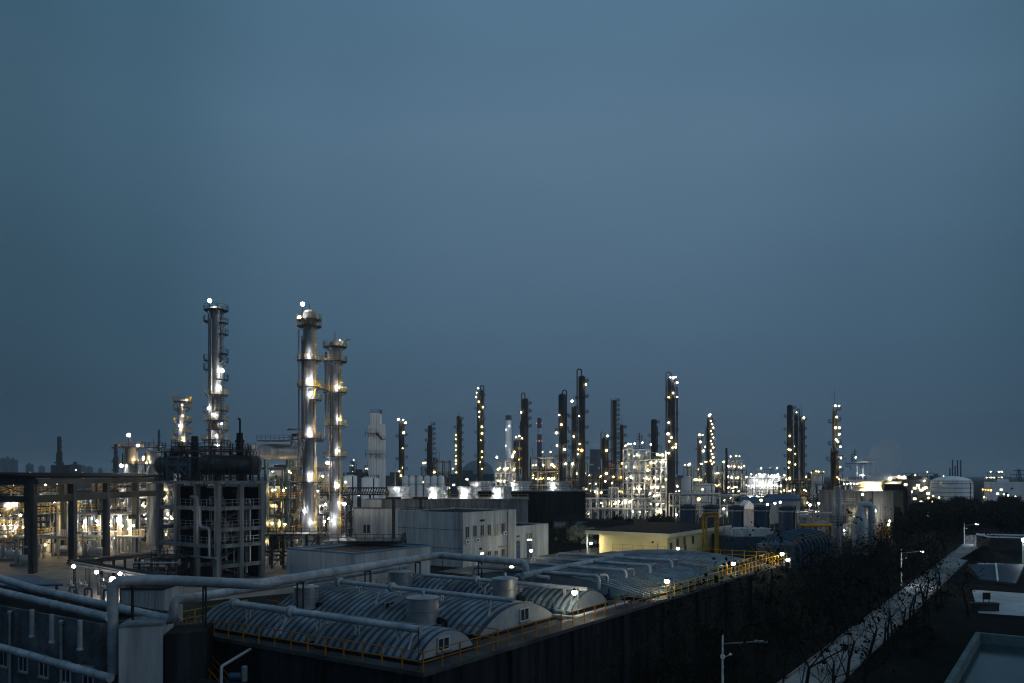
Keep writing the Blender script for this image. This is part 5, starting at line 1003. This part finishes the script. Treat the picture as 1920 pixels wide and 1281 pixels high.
q = MB(); q.lathe(P(1116, 890, 1500).xy.to_3d()+Z*(h-1.2), [(r+.05, 0), (r+.4, .1), (r+.4, 1.3), (r-.5, 1.35)], 36); q.build('rim', 'far_grey', ht)
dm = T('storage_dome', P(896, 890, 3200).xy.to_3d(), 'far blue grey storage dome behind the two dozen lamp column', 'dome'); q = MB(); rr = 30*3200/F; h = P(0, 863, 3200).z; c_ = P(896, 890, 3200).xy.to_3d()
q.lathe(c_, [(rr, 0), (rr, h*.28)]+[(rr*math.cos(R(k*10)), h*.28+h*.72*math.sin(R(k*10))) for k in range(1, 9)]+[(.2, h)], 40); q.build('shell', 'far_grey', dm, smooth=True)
def far_tower(x, yt, w_, d, label, seed, spread=1.6):
    rn = random.Random(seed); t_ = T('far_refinery_tower', P(x, 890, d).xy.to_3d(), label, 'tower'); c_ = P(x, 890, d).xy.to_3d(); r = w_*d/F/2; h = P(0, yt, d).z; q = MB()
    q.lathe(c_, [(r*spread, 0), (r*spread, h*.35), (r*1.2, h*.36), (r*1.2, h*.7), (r*.8, h*.71), (r*.8, h)], 14); q.build('shell', 'steel_dark', t_, smooth=True)
    for k in range(8): z_ = h*(.2+.1*k); q = MB(); e = rn.choice([-1, 1]); q.box(c_.x+e*r*.7-r*.6, c_.x+e*r*.7+r*.6, c_.y-r*1.5, c_.y, z_, z_+1.8); q.build('platform', 'steel_dark', t_)
    return t_
far_tower(111, 819, 9, 900, 'dark refinery tower silhouette above the crane shed roof', 1); far_tower(217, 833, 8, 1000, 'pale hazy refinery tower left of the lamplit pot', 2); far_tower(298, 806, 5, 900, 'thin hazy tower behind the squat steel pot', 3, 1.1)
rn = random.Random(21); cnt = 0
def far_block(x0, x1, yt, d, label, m='far_grey', win=0, name='far_building', cat='building', lamps=0, c='w'):
    X0, X1 = (x0-CX)/F*d, (x1-CX)/F*d; h = P(0, yt, d).z; t_ = T(name, V(((X0+X1)/2, d, 0)), label, cat); q = MB(); q.box(X0, X1, d, d+max(8, (X1-X0)*.5), 0, h); q.box(X0+(X1-X0)*.3, X0+(X1-X0)*.55, d+2, d+6, h+.01, h+h*.07+1); q.build('wall', m, t_)
    r_ = random.Random(int(x0*7+d))
    for k in range(win):
        x = r_.uniform(X0+1, X1-2); z_ = r_.uniform(1.5, max(2, h-2)); q = MB(); q.box(x, x+1.6, d-.12, d-.01, z_, z_+1.1); q.build('window', 'lit_window' if r_.random() < .45 else 'glass', t_)
    for k in range(lamps): lamp(t_, (r_.uniform(X0, X1), d-1.2, r_.uniform(h*.4, h+1)), .14+d/2000, r_.choice(c))
    return t_
far_block(95, 130, 872, 880, 'dark block with a few lit windows at the foot of the dark refinery tower', 'steel_dark', 8); far_block(131, 145, 871, 860, 'small block with a lit window band right of the dark refinery tower', 'far_grey', 7)
for k, (x0, x1, yt, d, lab) in enumerate(((0, 9, 861, 2300, 'far apartment tower at the left edge of the horizon'), (10, 16, 858, 2400, 'tallest of the far apartment towers at the left edge'), (17, 30, 862, 2300, 'wide far apartment tower beside the tallest one'), (48, 60, 871, 2100, 'lone hazy apartment block left of the dark refinery tower'), (72, 82, 875, 2600, 'pale distant block between the lone block and the dark refinery tower'),
       (150, 160, 874, 2500, 'faint distant block right of the small lit block'), (162, 172, 876, 2400, 'faint low distant block behind the shed roof'), (184, 190, 879, 2500, 'faintest narrow block left of the hazy refinery tower'))):
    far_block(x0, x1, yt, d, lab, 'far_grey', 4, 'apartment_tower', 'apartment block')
for a in ((1690, 1765, 899, 420, 'grey windowed factory hall left of the white domed tank', 'far_grey', 26, 6, 'w'), (1862, 1922, 904, 520, 'pale long hall at the right edge beyond the wood', 'far_white', 6, 0, 'w'), (1640, 1700, 893, 700, 'low hall with floodlights behind the glowing cooling tower', 'far_white', 5, 7, 'w'), (1702, 1740, 892, 800, 'low hall with floodlights left of the white domed tank', 'far_grey', 4, 8, 'w'),
          (1405, 1466, 893, 620, 'low white hall washed by a row of floodlights left of the three columns', 'far_white', 0, 14, 'c'), (1520, 1545, 886, 700, 'low hall with yellow lamps right of the three columns', 'far_grey', 3, 5, 'y'), (1260, 1300, 896, 700, 'dim low hall right of the tall lamp crowned column', 'far_grey', 6, 4, 'w'),
          (995, 1050, 880, 700, 'dim hall behind the golden rack', 'far_grey', 6, 3, 'y'), (650, 700, 886, 600, 'bluish low hall behind the white stepped tower', 'far_grey', 4, 0, 'w'), (840, 925, 889, 520, 'wide blue hall below the far storage dome', 'blue_roof', 8, 0, 'w'), (700, 800, 892, 520, 'long grey hall behind the six white silos', 'far_grey', 10, 0, 'w'), (1100, 1135, 893, 700, 'dim hall below the hyperbolic cooling tower', 'far_grey', 4, 4, 'w'), (1750, 1770, 892, 900, 'far low block with tiny lamps behind the white domed tank', 'far_grey', 2, 3, 'w')):
    far_block(*a[:5], m=a[5], win=a[6], lamps=a[7], c=a[8])
wt = tank(1767, 1840, 893, 400, 'large white domed storage tank at the right, above the dark wood', 'far_white', .165, 4); tank(1304, 1345, 907, 400, 'pale flat tank below the twinkling racks', 'far_white', .03, 1); tank(1526, 1548, 889, 480, 'pale tank left of the far right column', 'far_white', .03, 1); tank(1280, 1302, 893, 470, 'small round tank with a bright cap left of the twinkling rack', 'far_white', .2, 0)
for k, (x, yt) in enumerate(((1781, 878), (1786, 862), (1791, 873), (1795.5, 863), (1801.5, 863))):
    chimney(x, yt, 2.2, 800, ('leftmost and shortest of the five far thin stacks above the white tank', 'second of the five far thin stacks from the left, a tall one', 'middle one of the five far thin stacks, shorter than its neighbours', 'fourth of the five far thin stacks from the left', 'rightmost of the five far thin stacks above the white tank')[k], [(0, 1, 'steel_dark')])
pl = T('power_pylon', P(1910, 890, 600).xy.to_3d(), 'dark lattice power pylon at the right edge', 'pylon'); q = MB(); c_ = P(1910, 890, 600).xy.to_3d(); h = P(0, 880, 600).z
for sx_ in (-1, 1):
    for sy in (-1, 1): q.beam(c_+V((sx_*2.6, sy*2.6, 0)), c_+V((sx_*.5, sy*.5, h)), .35)
for k in range(6):
    u_ = k/6; a = 2.6-2.1*u_; b = 2.6-2.1*(u_+1/6); q.beam(c_+V((-a, -a, h*u_)), c_+V((b, -b, h*(u_+1/6))), .22); q.beam(c_+V((a, -a, h*u_)), c_+V((-b, -b, h*(u_+1/6))), .22)
q.build('lattice', 'steel_dark', pl)
for z_, L_ in ((.82, 5), (.95, 4)): q = MB(); q.beam(c_+V((-L_, 0, h*z_)), c_+V((L_, 0, h*z_)), .4); q.build('cross_arm', 'steel_dark', pl)
# far sparkling plants on the horizon
for k, (x0, x1, yt, d, n, c, lab) in enumerate(((1852, 1895, 887, 1400, 24, 'wwy', 'line of sparkling lamps on the far horizon right of the white tank'), (1416, 1460, 880, 1500, 22, 'w', 'cluster of tiny lamps on the horizon left of the three columns'), (655, 664, 866, 900, 9, 'c', 'zigzag of tiny lamps on a far stair right of the twin columns'), (683, 690, 873, 900, 8, 'c', 'zigzag of tiny lamps left of the foot of the white stepped tower'), (1700, 1765, 888, 1300, 14, 'w', 'sparkling far plant behind the windowed factory hall'), (0, 30, 888, 1200, 4, 'w', 'few far lamps above the left end of the crane shed roof'))):
    lattice('far_plant', lab, 'far plant', x0, x1, yt, d, 14, 5, 2 if k not in (2, 3) else 5, 300+k, n, c, 'steel_dark', 1, 'far_grey', lr=.2+d/2600, bw=.5, pipes=8, masts=2)
# lamps standing alone in the middle distance
def street_glow(x, y, d, c, label, r=None, zb=0, cat='lamp', arm=0):
    p = P(x, y, d); t_ = T('yard_lamp', V((p.x, d, zb)), label, cat, 'lit yard lamps in the middle distance'); q = MB(); q.tube([(p.x, d+.3, zb), (p.x, d+.3, p.z+.1), (p.x+arm, d+.1, p.z+.25)] if arm else [(p.x, d+.4, zb), (p.x, d+.4, p.z+.1)], .09, 6); q.build('post', 'galvanised', t_); q = MB(); q.lathe((p.x, d, p.z+(r or .3)*.8), [(.32, 0), (.3, .06), (.1, .25)], 10); q.build('shade', 'steel_dark', t_); lamp(t_, p, r or .3, c, 'bulb')
for a in ((1310, 936, 250, 'a', 'orange lamp above the two leftmost blue tanks', .42), (1427, 938, 250, 'a', 'orange lamp behind the fourth blue tank', .38), (1357, 954, 240, 'w', 'small white lamp left of the third blue tank', .24), (1439, 946, 255, 'w', 'white lamp right behind the fourth blue tank', .26), (1453, 944, 255, 'w', 'left lamp of the pair before the blue roofed sheds', .28), (1463, 942, 258, 'w', 'right lamp of the pair before the blue roofed sheds', .28), (1519, 947, 230, 'w', 'tall white lamp above the pale pipe rack', .3), (1535, 944, 240, 'w', 'white lamp just right of the tall one above the pale pipe rack', .24), (1268, 965, 230, 'w', 'small lamp left of the leftmost blue tank', .24), (1375, 921, 330, 'w', 'left lamp of the pair below the white lit rack', .32), (1385, 921, 330, 'w', 'right lamp of the pair below the white lit rack', .32), (1438, 928, 320, 'y', 'small warm lamp below the white lit rack', .26),
          (1725, 958, 290, 'w', 'tall double floodlight beside the orange ground by the wood', .4), (1710, 922, 380, 'w', 'floodlight with rays in front of the windowed factory hall', .42), (1741, 934, 360, 'y', 'lamp on the post left of the foot of the white domed tank', .42), (1750, 930, 370, 'y', 'small lamp between the posts left of the white domed tank', .3), (1761, 933, 362, 'y', 'warm lamp at the left foot of the white domed tank', .46), (1845, 932, 420, 'y', 'lamp at the right foot of the white domed tank', .4),
          (1882, 927, 430, 'w', 'left lamp of the group beyond the wood at the right edge', .42), (1890, 929, 430, 'w', 'middle lamp of the group beyond the wood at the right edge', .4), (1904, 931, 430, 'w', 'right lamp of the group beyond the wood at the right edge', .36), (1860, 941, 400, 'y', 'faint lamp at the edge of the wood right of the white tank', .26), (1731, 967, 270, 'a', 'orange floor lamp beside the tall double floodlight', .22), (1700, 967, 272, 'a', 'orange floor lamp left of the tall double floodlight', .2), (1748, 941, 330, 'a', 'orange lamp low before the white domed tank', .3),
          (646, 945, 168, 'w', 'bright lamp on a post right of the foot of the twin columns', .3), (617, 868, 182, 'w', 'lamp between the twin columns at drum height', .26)):
    street_glow(*a)
for k, x in enumerate((1843, 1848, 1853, 1858)): street_glow(x, 918+k*.5, 440, 'a', 'one of four orange lamps in a row right of the white domed tank', .45)
for k, (x0, x1, yt, d, lab) in enumerate(((1450, 1500, 929, 290, 'blue roofed long shed behind the rightmost blue tank'), (1395, 1452, 934, 285, 'blue roofed shed behind the middle blue tanks'))):
    X0, X1 = P(x0, 0, d).x, P(x1, 0, d).x; h = P(0, yt, d).z; t_ = T('long_shed', V(((X0+X1)/2, d, 0)), lab, 'shed'); q = MB(); q.box(X0, X1, d, d+12, 0, h-1.6); q.build('wall', 'white_panel', t_); q = MB(); vs = [(X0-.5, d-.6, h-1.6), (X1+.5, d-.6, h-1.6), (X1+.5, d+6, h), (X0-.5, d+6, h), (X0-.5, d+12.6, h-1.6), (X1+.5, d+12.6, h-1.6)]; vs += [(a, b, c+.25) for a, b, c in vs]
    q.add(vs, [(0,3,2,1), (3,4,5,2), (6,7,8,9), (9,8,11,10), (0,1,7,6), (4,10,11,5), (0,6,9,3), (3,9,10,4), (1,2,8,7), (2,5,11,8)]); q.build('roof', 'blue_roof', t_)
t_ = T('white_tent', P(1405, 960, 262).xy.to_3d(), 'small white gabled house between the third and fourth blue tanks', 'house'); c_ = P(1405, 960, 262).xy.to_3d(); q = MB(); q.box(c_.x-2.2, c_.x+2.2, 262, 268, 0, 6.2); q.build('wall', 'white_panel', t_); q = MB(); z0 = 6.2; q.add([(c_.x-2.5, 261.8, z0), (c_.x+2.5, 261.8, z0), (c_.x, 261.8, z0+2.6), (c_.x-2.5, 268.2, z0), (c_.x+2.5, 268.2, z0), (c_.x, 268.2, z0+2.6)], [(0, 1, 2), (5, 4, 3), (0, 2, 5, 3), (1, 4, 5, 2)]); q.build('roof', 'far_white', t_)
for k, (x0, x1, y, d, lab) in enumerate(((1040, 1105, 966, 215, 'dark roofed low house above the round trees'), (1090, 1200, 978, 205, 'dark roofed low house behind the roof of the yellow building'))):
    X0, X1 = P(x0, 0, d).x, P(x1, 0, d).x; h = P(0, y, d).z; t_ = T('low_house', V(((X0+X1)/2, d, 0)), lab, 'house'); q = MB(); q.box(X0, X1, d, d+10, 0, h-1.5); q.build('wall', 'white_wall', t_); q = MB(); q.add([(X0-.6, d-.6, h-1.5), (X1+.6, d-.6, h-1.5), (X1+.6, d+10.6, h-1.5), (X0-.6, d+10.6, h-1.5), (X0+3, d+5, h), (X1-3, d+5, h)], [(3,2,1,0), (0, 1, 5, 4), (1, 2, 5), (2, 3, 4, 5), (3, 0, 4)]); q.build('roof', 'roof_dark', t_)
# steam
def plume(label, pts, r, dens):
    q = MB(); q.tube(pts, r, 12); o = q.build('steam', 'black', smooth=True); o['kind'] = 'stuff'
    m = bpy.data.materials.new('steam_air'); m.use_nodes = True; nn = m.node_tree; nn.nodes.remove(nn.nodes['Principled BSDF']); v_ = nn.nodes.new('ShaderNodeVolumePrincipled'); v_.inputs['Color'].default_value = (.9, .95, 1, 1); v_.inputs['Density'].default_value = dens
    nn.links.new(v_.outputs[0], nn.nodes['Material Output'].inputs['Volume']); o.data.materials[0] = m; tag(o, label, 'steam')
plume('thin steam trailing right from the far striped chimney', [P(1011, 781, 1250), P(1014, 776, 1250), P(1022, 772, 1250), P(1034, 770, 1252), P(1048, 770, 1255)], [2, 4, 6, 7, 3], .014)
plume('thin steam trailing right from the far pale chimney', [P(954, 777, 1000), P(958, 772, 1000), P(966, 769, 1000), P(976, 768, 1000)], [2, 4, 5, 2], .014)
plume('steam drifting up from the glowing right hand cooling tower', [P(1640, 900, 262), P(1646, 886, 263), P(1654, 868, 265), P(1664, 846, 267), P(1672, 830, 268)], [2.5, 4, 5, 5, 2.5], .05)
# ================================================================== road side and right-hand corner
def road_lamp(x, yt, yb, label, lit_=True, ax=22):
    b = G(x, yb); d = b.y; zt_ = P(0, yt, d).z; t_ = T('street_lamp', b, label, 'street lamp', 'street lamps along the service road'); q = MB(); q.tube([b, b+Z*(zt_+.6)], [.1, .06], 8); q.build('pole', 'far_white', t_)
    tip = b+RN*2.3+Z*(zt_+.35); q = MB(); q.tube([b+Z*(zt_-.05), tip], .045, 6); q.build('arm', 'galvanised', t_)
    q = MB(); e = RN; q.obox(tip-RD*.16+Z*.0, e*.85, RD*.32, Z*.12); hd_ = q.build('lamp_head', 'galvanised', t_)
    q = MB(); q.lathe(b+Z*(zt_-1.1), [(.1, 0), (.16, .02), (.16, .25), (.1, .27)], 8); q.beam(b+Z*(zt_-1), b+Z*(zt_-.8)+RN*.55, .04); q.lathe(b+RN*.55+Z*(zt_-.85), [(.03, 0), (.14, .1), (.03, .22)], 8); q.build('camera_arm', 'far_white', t_)
    if lit_:
        q = MB(); q.add([tip+e*.1-RD*.12-Z*.02, tip+e*.1+RD*.12-Z*.02, tip+e*.8+RD*.12-Z*.02, tip+e*.8-RD*.12-Z*.02], [(0, 1, 2, 3)]); q.build('led_panel', 'lamp_led', hd_)
        f_ = t_.children[-1]
emit('lamp_led', (.9, .96, 1), 700)
road_lamp(1355, 1206, 1336, 'nearest street lamp, dark and unlit, at the bottom of the picture', False); road_lamp(1690, 1037, 1098, 'second street lamp, lighting a patch of the road'); road_lamp(1808, 985, 1021, 'farthest street lamp, at the end of the road beside the fence')
pl = T('pole_light', G(1918, 1056), 'tall white pole light with a bright head at the right edge', 'lamp'); b = G(1918, 1056); q = MB(); zt_ = P(0, 1014, b.y).z; q.tube([b, b+Z*zt_], .13, 10); q.build('pole', 'far_white', pl); lamp(pl, b+Z*(zt_+.15)+V((0, -.1, 0)), .3, 'c', 'bulb', 2)
# sunken pond, dark basin, shed, mounds, fence
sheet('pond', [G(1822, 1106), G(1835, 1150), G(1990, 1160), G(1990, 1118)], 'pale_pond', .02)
sheet('path', [G(1833, 1056), G(1833, 1059), G(1990, 1064), G(1990, 1061)], 'white_wall', .03)
A = V((45.7, 82, 0)); wb = T('water_basin', A, 'open dark water basin with a pale rim in the bottom right corner', 'basin')
for o_, e1, e2 in ((A, -U*40, -W*.45), (A-W*.45, -W*22, -U*.45)): q = MB(); q.obox(o_, e1, e2, Z*1.5); q.build('rim_wall', 'rim', wb)
q = MB(); o_ = A-W*.45-U*.45; q.add([o_+Z*.5, o_-U*40+Z*.5, o_-U*40-W*22+Z*.5, o_-W*22+Z*.5], [(0, 1, 2, 3)]); q.build('water', 'water', wb)
q = MB(); c_ = A-U*9-W*8.5; q.lathe(c_, [(.9, .3), (.9, .9), (.4, 1.1), (.35, 2.4), (.3, 2.5)], 16); q.build('aerator', 'steel_dark', wb, smooth=True)
d = 186; X0, X1 = P(1856, 0, d).x, P(1990, 0, d).x; ob = block('flat_shed', 'low dark shed with a pale roof edge at the right edge', 'shed', V((X0, d, 0)), V((X1-X0, -6, 0)), V((2, 9, 0)), 0, 2.9, 'steel_dark', 'roof_dark', .3, 'far_white')
for k, (x, y, w_, h_, lab) in enumerate(((1846, 1050, 4.2, 3.0, 'dark pyramid shaped earth mound at the end of the road'), (1875, 1050, 3., 1.6, 'smaller dark earth mound before the low dark shed'))):
    c_ = G(x, y); q = MB(); r_ = random.Random(k); n = 14
    vs = [(c_.x+w_*(1+.1*r_.uniform(-1, 1))*math.cos(2*math.pi*i/n), c_.y+w_*math.sin(2*math.pi*i/n), 0.006) for i in range(n)]+[(c_.x+w_*.5*math.cos(2*math.pi*i/n), c_.y+w_*.5*math.sin(2*math.pi*i/n), h_*.55+r_.uniform(-.1, .1)) for i in range(n)]+[(c_.x, c_.y, h_)]
    q.add(vs, [(i, (i+1) % n, n+(i+1) % n, n+i) for i in range(n)]+[(n+i, n+(i+1) % n, 2*n) for i in range(n)]); structure(q.build('earth_mound', 'grass', smooth=True))
q = MB(); a, b = G(1811, 1021), G(1858, 1023); q.rail([a, b], 2.3, 1.2, .09); n = 40
for i in range(n): p0 = a.lerp(b, i/n); p1 = a.lerp(b, (i+1)/n); q.beam(p0+Z*.1, p1+Z*2.2, .035); q.beam(p0+Z*2.2, p1+Z*.1, .035)
tag(q.build('mesh_fence', 'far_white'), 'pale mesh fence closing the end of the road', 'fence')
sb = T('notice_board', G(1850, 1136), 'small dark notice board on two legs before the pale pond', 'sign'); c_ = G(1850, 1136); q = MB(); q.box(c_.x-.5, c_.x+.5, c_.y, c_.y+.06, .8, 1.7); q.build('board', 'black', sb)
for e in (-.35, .35): q = MB(); q.box(c_.x+e-.04, c_.x+e+.04, c_.y+.07, c_.y+.14, 0, 1.6); q.build('leg', 'steel_dark', sb)
q = MB(); c_ = G(1846, 1146); q.obox(c_-V((1.6, 0, 0)), V((3.2, -.4, 0)), V((.2, 1.2, 0)), Z*.9); q.obox(c_-V((1.7, .05, -.902)), V((3.4, -.4, 0)), V((.2, 1.3, 0)), Z*.1); tag(q.build('planter', 'steel_dark'), 'low dark planter box under the notice board', 'planter')
mat('dark_glass', (.02, .04, .06), .5)
gh = T('glass_roof', G(1865, 1095), 'low sloping blue glass roof in the field before the mounds', 'roof'); a, b, c_ = G(1838, 1090), G(1905, 1098), G(1878, 1072); q = MB(); q.add([a, b, c_+V((4, 0, 0)), c_-V((6, 0, 0)), a+Z*.35, b+Z*.35, c_+V((4, 0, 1.3)), c_+V((-6, 0, 1.3))], [(3,2,1,0), (4,5,6,7), (0,1,5,4), (1,2,6,5), (2,3,7,6), (3,0,4,7)]); q.build('panel', 'dark_glass', gh); q = MB(); q.beam(a.lerp(b, .5)+Z*.42, c_+V((-1, 0, 1.38)), .25); q.build('ridge_bar', 'far_white', gh)
# ================================================================== vegetation
def bare_tree(seed, h=7., leafy=.25):
    rn = random.Random(seed); tr = MB(); cr = MB(); tips = []
    def grow(p, d, L, r, lev):
        pts = [p]; k = 3
        for i in range(k):
            d = (d+V((rn.uniform(-.22, .22), rn.uniform(-.22, .22), rn.uniform(-.04, .16)))).normalized(); p = p+d*L/k; pts.append(p)
        rs = [r*(1-.45*i/k) for i in range(k+1)]; (tr if lev < 2 else cr).tube(pts, rs, 6 if lev < 2 else 3, cap=lev == 0)
        if lev >= 4: tips.append((pts[-1], d)); return
        for i in range(rn.choice([3, 3, 4]) if lev < 3 else 3):
            a = rn.uniform(0, 6.28); s = rn.uniform(.45, .95); e = d.orthogonal().normalized(); f_ = d.cross(e); nd = (d*rn.uniform(.65, 1)+(e*math.cos(a)+f_*math.sin(a))*s).normalized()
            q_ = pts[-1] if i else pts[-1]; q_ = pts[rn.choice([1, 2, 3, 3])]
            grow(q_, nd, L*rn.uniform(.58, .85), max(.008, rs[-1]*rn.uniform(.5, .75)), lev+1)
    grow(V((0, 0, 0)), Z.copy(), h*.44, .11*h/7, 0)
    for p, d in tips:
        if rn.random() < leafy:
            for i in range(rn.choice([2, 3, 5])):
                c = p+V((rn.uniform(-.25, .25), rn.uniform(-.25, .25), rn.uniform(-.25, .2))); a = V((rn.uniform(-1, 1), rn.uniform(-1, 1), rn.uniform(-1, 1))).normalized()*rn.uniform(.07, .15); b = a.orthogonal().normalized()*a.length*.7; cr.add([c-a, c+b, c+a, c-b], [(0, 1, 2, 3)])
    return tr, cr
def leafy_tree(seed, h=7., w_=3., leaf=.16, n=2600):
    rn = random.Random(seed); tr = MB(); cr = MB(); tr.tube([(0, 0, 0), (.1, 0, h*.25), (0, .1, h*.45)], [.2, .16, .1], 7)
    blobs = []
    for i in range(15):
        a = rn.uniform(0, 6.28); u_ = rn.random()**.6; z_ = rn.uniform(.34, .86)*h; rr = w_*(.62 if z_ > h*.7 else .8)*u_; blobs.append((V((math.cos(a)*rr, math.sin(a)*rr, z_)), rn.uniform(.28, .5)*w_))
    for c, r in blobs[:9]: tr.tube([(0, 0, h*.3), c*.55+V((0, 0, h*.2)), c], [.1, .06, .03], 5)
    for i in range(n):
        c, r = rn.choice(blobs); v_ = V((rn.gauss(0, 1), rn.gauss(0, 1), rn.gauss(0, 1))).normalized()*r*rn.uniform(.55, 1.12); v_.z *= .75; p = c+v_
        a = V((rn.uniform(-1, 1), rn.uniform(-1, 1), rn.uniform(-.6, .6))).normalized()*leaf*rn.uniform(.6, 1.5); b = a.cross(V((rn.uniform(-1, 1), rn.uniform(-1, 1), 1)).normalized()).normalized()*a.length*.6; cr.add([p-a, p+b, p+a, p-b], [(0, 1, 2, 3)])
    return tr, cr
PROTO = {}
def plant(kind, seed, make, mt, ml, loc, rz, s, label, cat, group, name):
    if (kind, seed) not in PROTO:
        tr, cr = make(); t_ = T(name, V((0, 0, 0)), label, cat, group); a = tr.build('trunk', mt, t_, smooth=True); b = cr.build('crown', ml, t_); PROTO[(kind, seed)] = (a.data, b.data)
    else:
        a_, b_ = PROTO[(kind, seed)]; t_ = T(name, V((0, 0, 0)), label, cat, group)
        for nm, me in (('trunk', a_), ('crown', b_)): o = bpy.data.objects.new(nm, me); col.objects.link(o); o.parent = t_
    t_.location = loc; t_.rotation_euler = (0, 0, rz); t_.scale = s if isinstance(s, tuple) else (s, s, s); return t_
rn = random.Random(5)
def bt_(loc, s, label, group, k=None, leaf='leaf_dark'):
    k = rn.randrange(4) if k is None else k
    return plant('bare'+leaf, k, lambda: bare_tree(50+k, 7, (.22, .4, .12, .3)[k]), 'bark', leaf, loc, rn.uniform(0, 6.28), s, label, 'tree', group, 'bare_tree')
LB1 = 'thin dark bare tree in the row on the left side of the service road'
for k in range(24):
    a = -22+k*6.4+rn.uniform(-1, 1); bt_(road(a, -1.6+rn.uniform(-.6, .4)), rn.uniform(1.15, 1.6), LB1, 'bare trees lining the service road')
LB2 = 'dark bare tree in the belt between the basin wall and the road trees'
for k in range(44):
    a = -20+k*3.2+rn.uniform(-1.5, 1.5); b = -4.5-rn.random()*8; bt_(road(a, b), rn.uniform(.8, 1.15), LB2, 'bare trees between basin and road')
LB6 = 'slender bare tree standing at the right edge of the service road'
for k in range(20):
    a = -36+k*4.2+rn.uniform(-1, 1); bt_(road(a, RW+.9+rn.random()*1.6), rn.uniform(1.1, 1.6), LB6, 'bare trees right of the service road')
bt_(G(1815, 1158), 1.25, 'wide bare tree standing alone in the field right of the road', None, 3)
bt_(G(1846, 1062), .55, 'small bare tree before the pyramid shaped mound', None, 1); bt_(G(1884, 1060), .45, 'small bare tree before the low dark shed', None, 0)
LB3 = 'dark leafy bush in the undergrowth along the basin wall and road'
for k in range(46):
    a = -22+k*3.+rn.uniform(-1.5, 1.5); b = -2.5-rn.random()*11; s = rn.uniform(.3, .55)
    plant('bush', k % 3, lambda: leafy_tree(80+k % 3, 6, 3.2, .15, 1800), 'bark', 'leaf_dark', road(a, b), rn.uniform(0, 6.28), (s*1.2, s*1.2, s), LB3, 'bush', 'dark undergrowth bushes', 'bush')
LB4 = 'dark low bush in the unlit field right of the road'
for k in range(46):
    a = rn.uniform(-18, 75); b = RW+1.2+rn.random()*13; o_ = road(a, b)-A; s_, t_ = o_.dot(U), o_.dot(W); pp = road(a, b); px_, py_ = CX+pp.x/pp.y*F, HY+H*F/pp.y
    if (-43 < s_ < 3 and -25 < t_ < 3) or (px_ > 1790 and py_ < 1185): continue
    s = rn.uniform(.12, .26)
    plant('bush', k % 3, lambda: leafy_tree(80+k % 3, 6, 3.2, .15, 1800), 'bark', 'leaf_dark', road(a, b), rn.uniform(0, 6.28), (s*1.9, s*1.9, s*.8), LB4, 'bush', 'dark bushes right of the road', 'bush')
LB5 = 'dense dark tree in the wood on the right beyond the road'
for k in range(95):
    x = rn.uniform(1660, 1985); d = rn.uniform(215, 350)
    if x < 1760 and d < 300-(1760-x)*.2 and rn.random() < .5: d += 60
    p = P(x, 0, d); top = 5.2+2.6*(x > 1740)*rn.random()+1.2*rn.random()-(1.5 if x < 1700 else 0); s = top/7
    plant('wood', k % 4, lambda: leafy_tree(90+k % 4, 7, 3.4, .26, 1700), 'bark', 'leaf_dark', V((p.x, d, 0)), rn.uniform(0, 6.28), (s*1.25, s*1.25, s), LB5, 'tree', 'trees of the wood on the right', 'dark_tree')
for k, (x, y, s, ml, lab) in enumerate(((1024, 1030, .86, 'leaf', 'leftmost dark round tree beside the white annex'), (1048, 1033, .85, 'leaf', 'dark round tree left of the lamplit pale one'), (1088, 1034, .95, 'leaf_lamplit', 'pale round tree lit by the lane lamp'), (1120, 1028, .85, 'leaf', 'dark round tree tucked behind the left end of the yellow building'), (1066, 1022, .9, 'leaf', 'dark round tree behind the pale lamplit one'))):
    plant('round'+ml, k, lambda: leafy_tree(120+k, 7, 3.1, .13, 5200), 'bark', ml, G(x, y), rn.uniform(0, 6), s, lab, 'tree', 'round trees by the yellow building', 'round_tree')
for k, (x, y, d, s) in enumerate(((1160, 958, 240, .8), (1178, 962, 235, .7), (1238, 962, 228, .9), (1256, 958, 232, .8), (1150, 966, 236, .6), (1205, 970, 215, .6), (1222, 968, 220, .7))):
    plant('wood', k % 4, lambda: leafy_tree(90+k % 4, 7, 3.4, .26, 1700), 'bark', 'leaf_dark', V((P(x, 0, d).x, d, 0)), rn.uniform(0, 6), s, 'dark tree at the foot of the brilliantly lit white structure', 'tree', 'trees at the foot of the white structure', 'dark_tree')
LB7 = 'bare tree growing close against the long dark basin wall'
for k in range(20):
    bt_(D(4+k*3.3+rn.uniform(-1, 1), -2.6-rn.random()*2.6, 0), rn.uniform(.62, .9), LB7, 'bare trees along the basin wall', leaf='leaf')
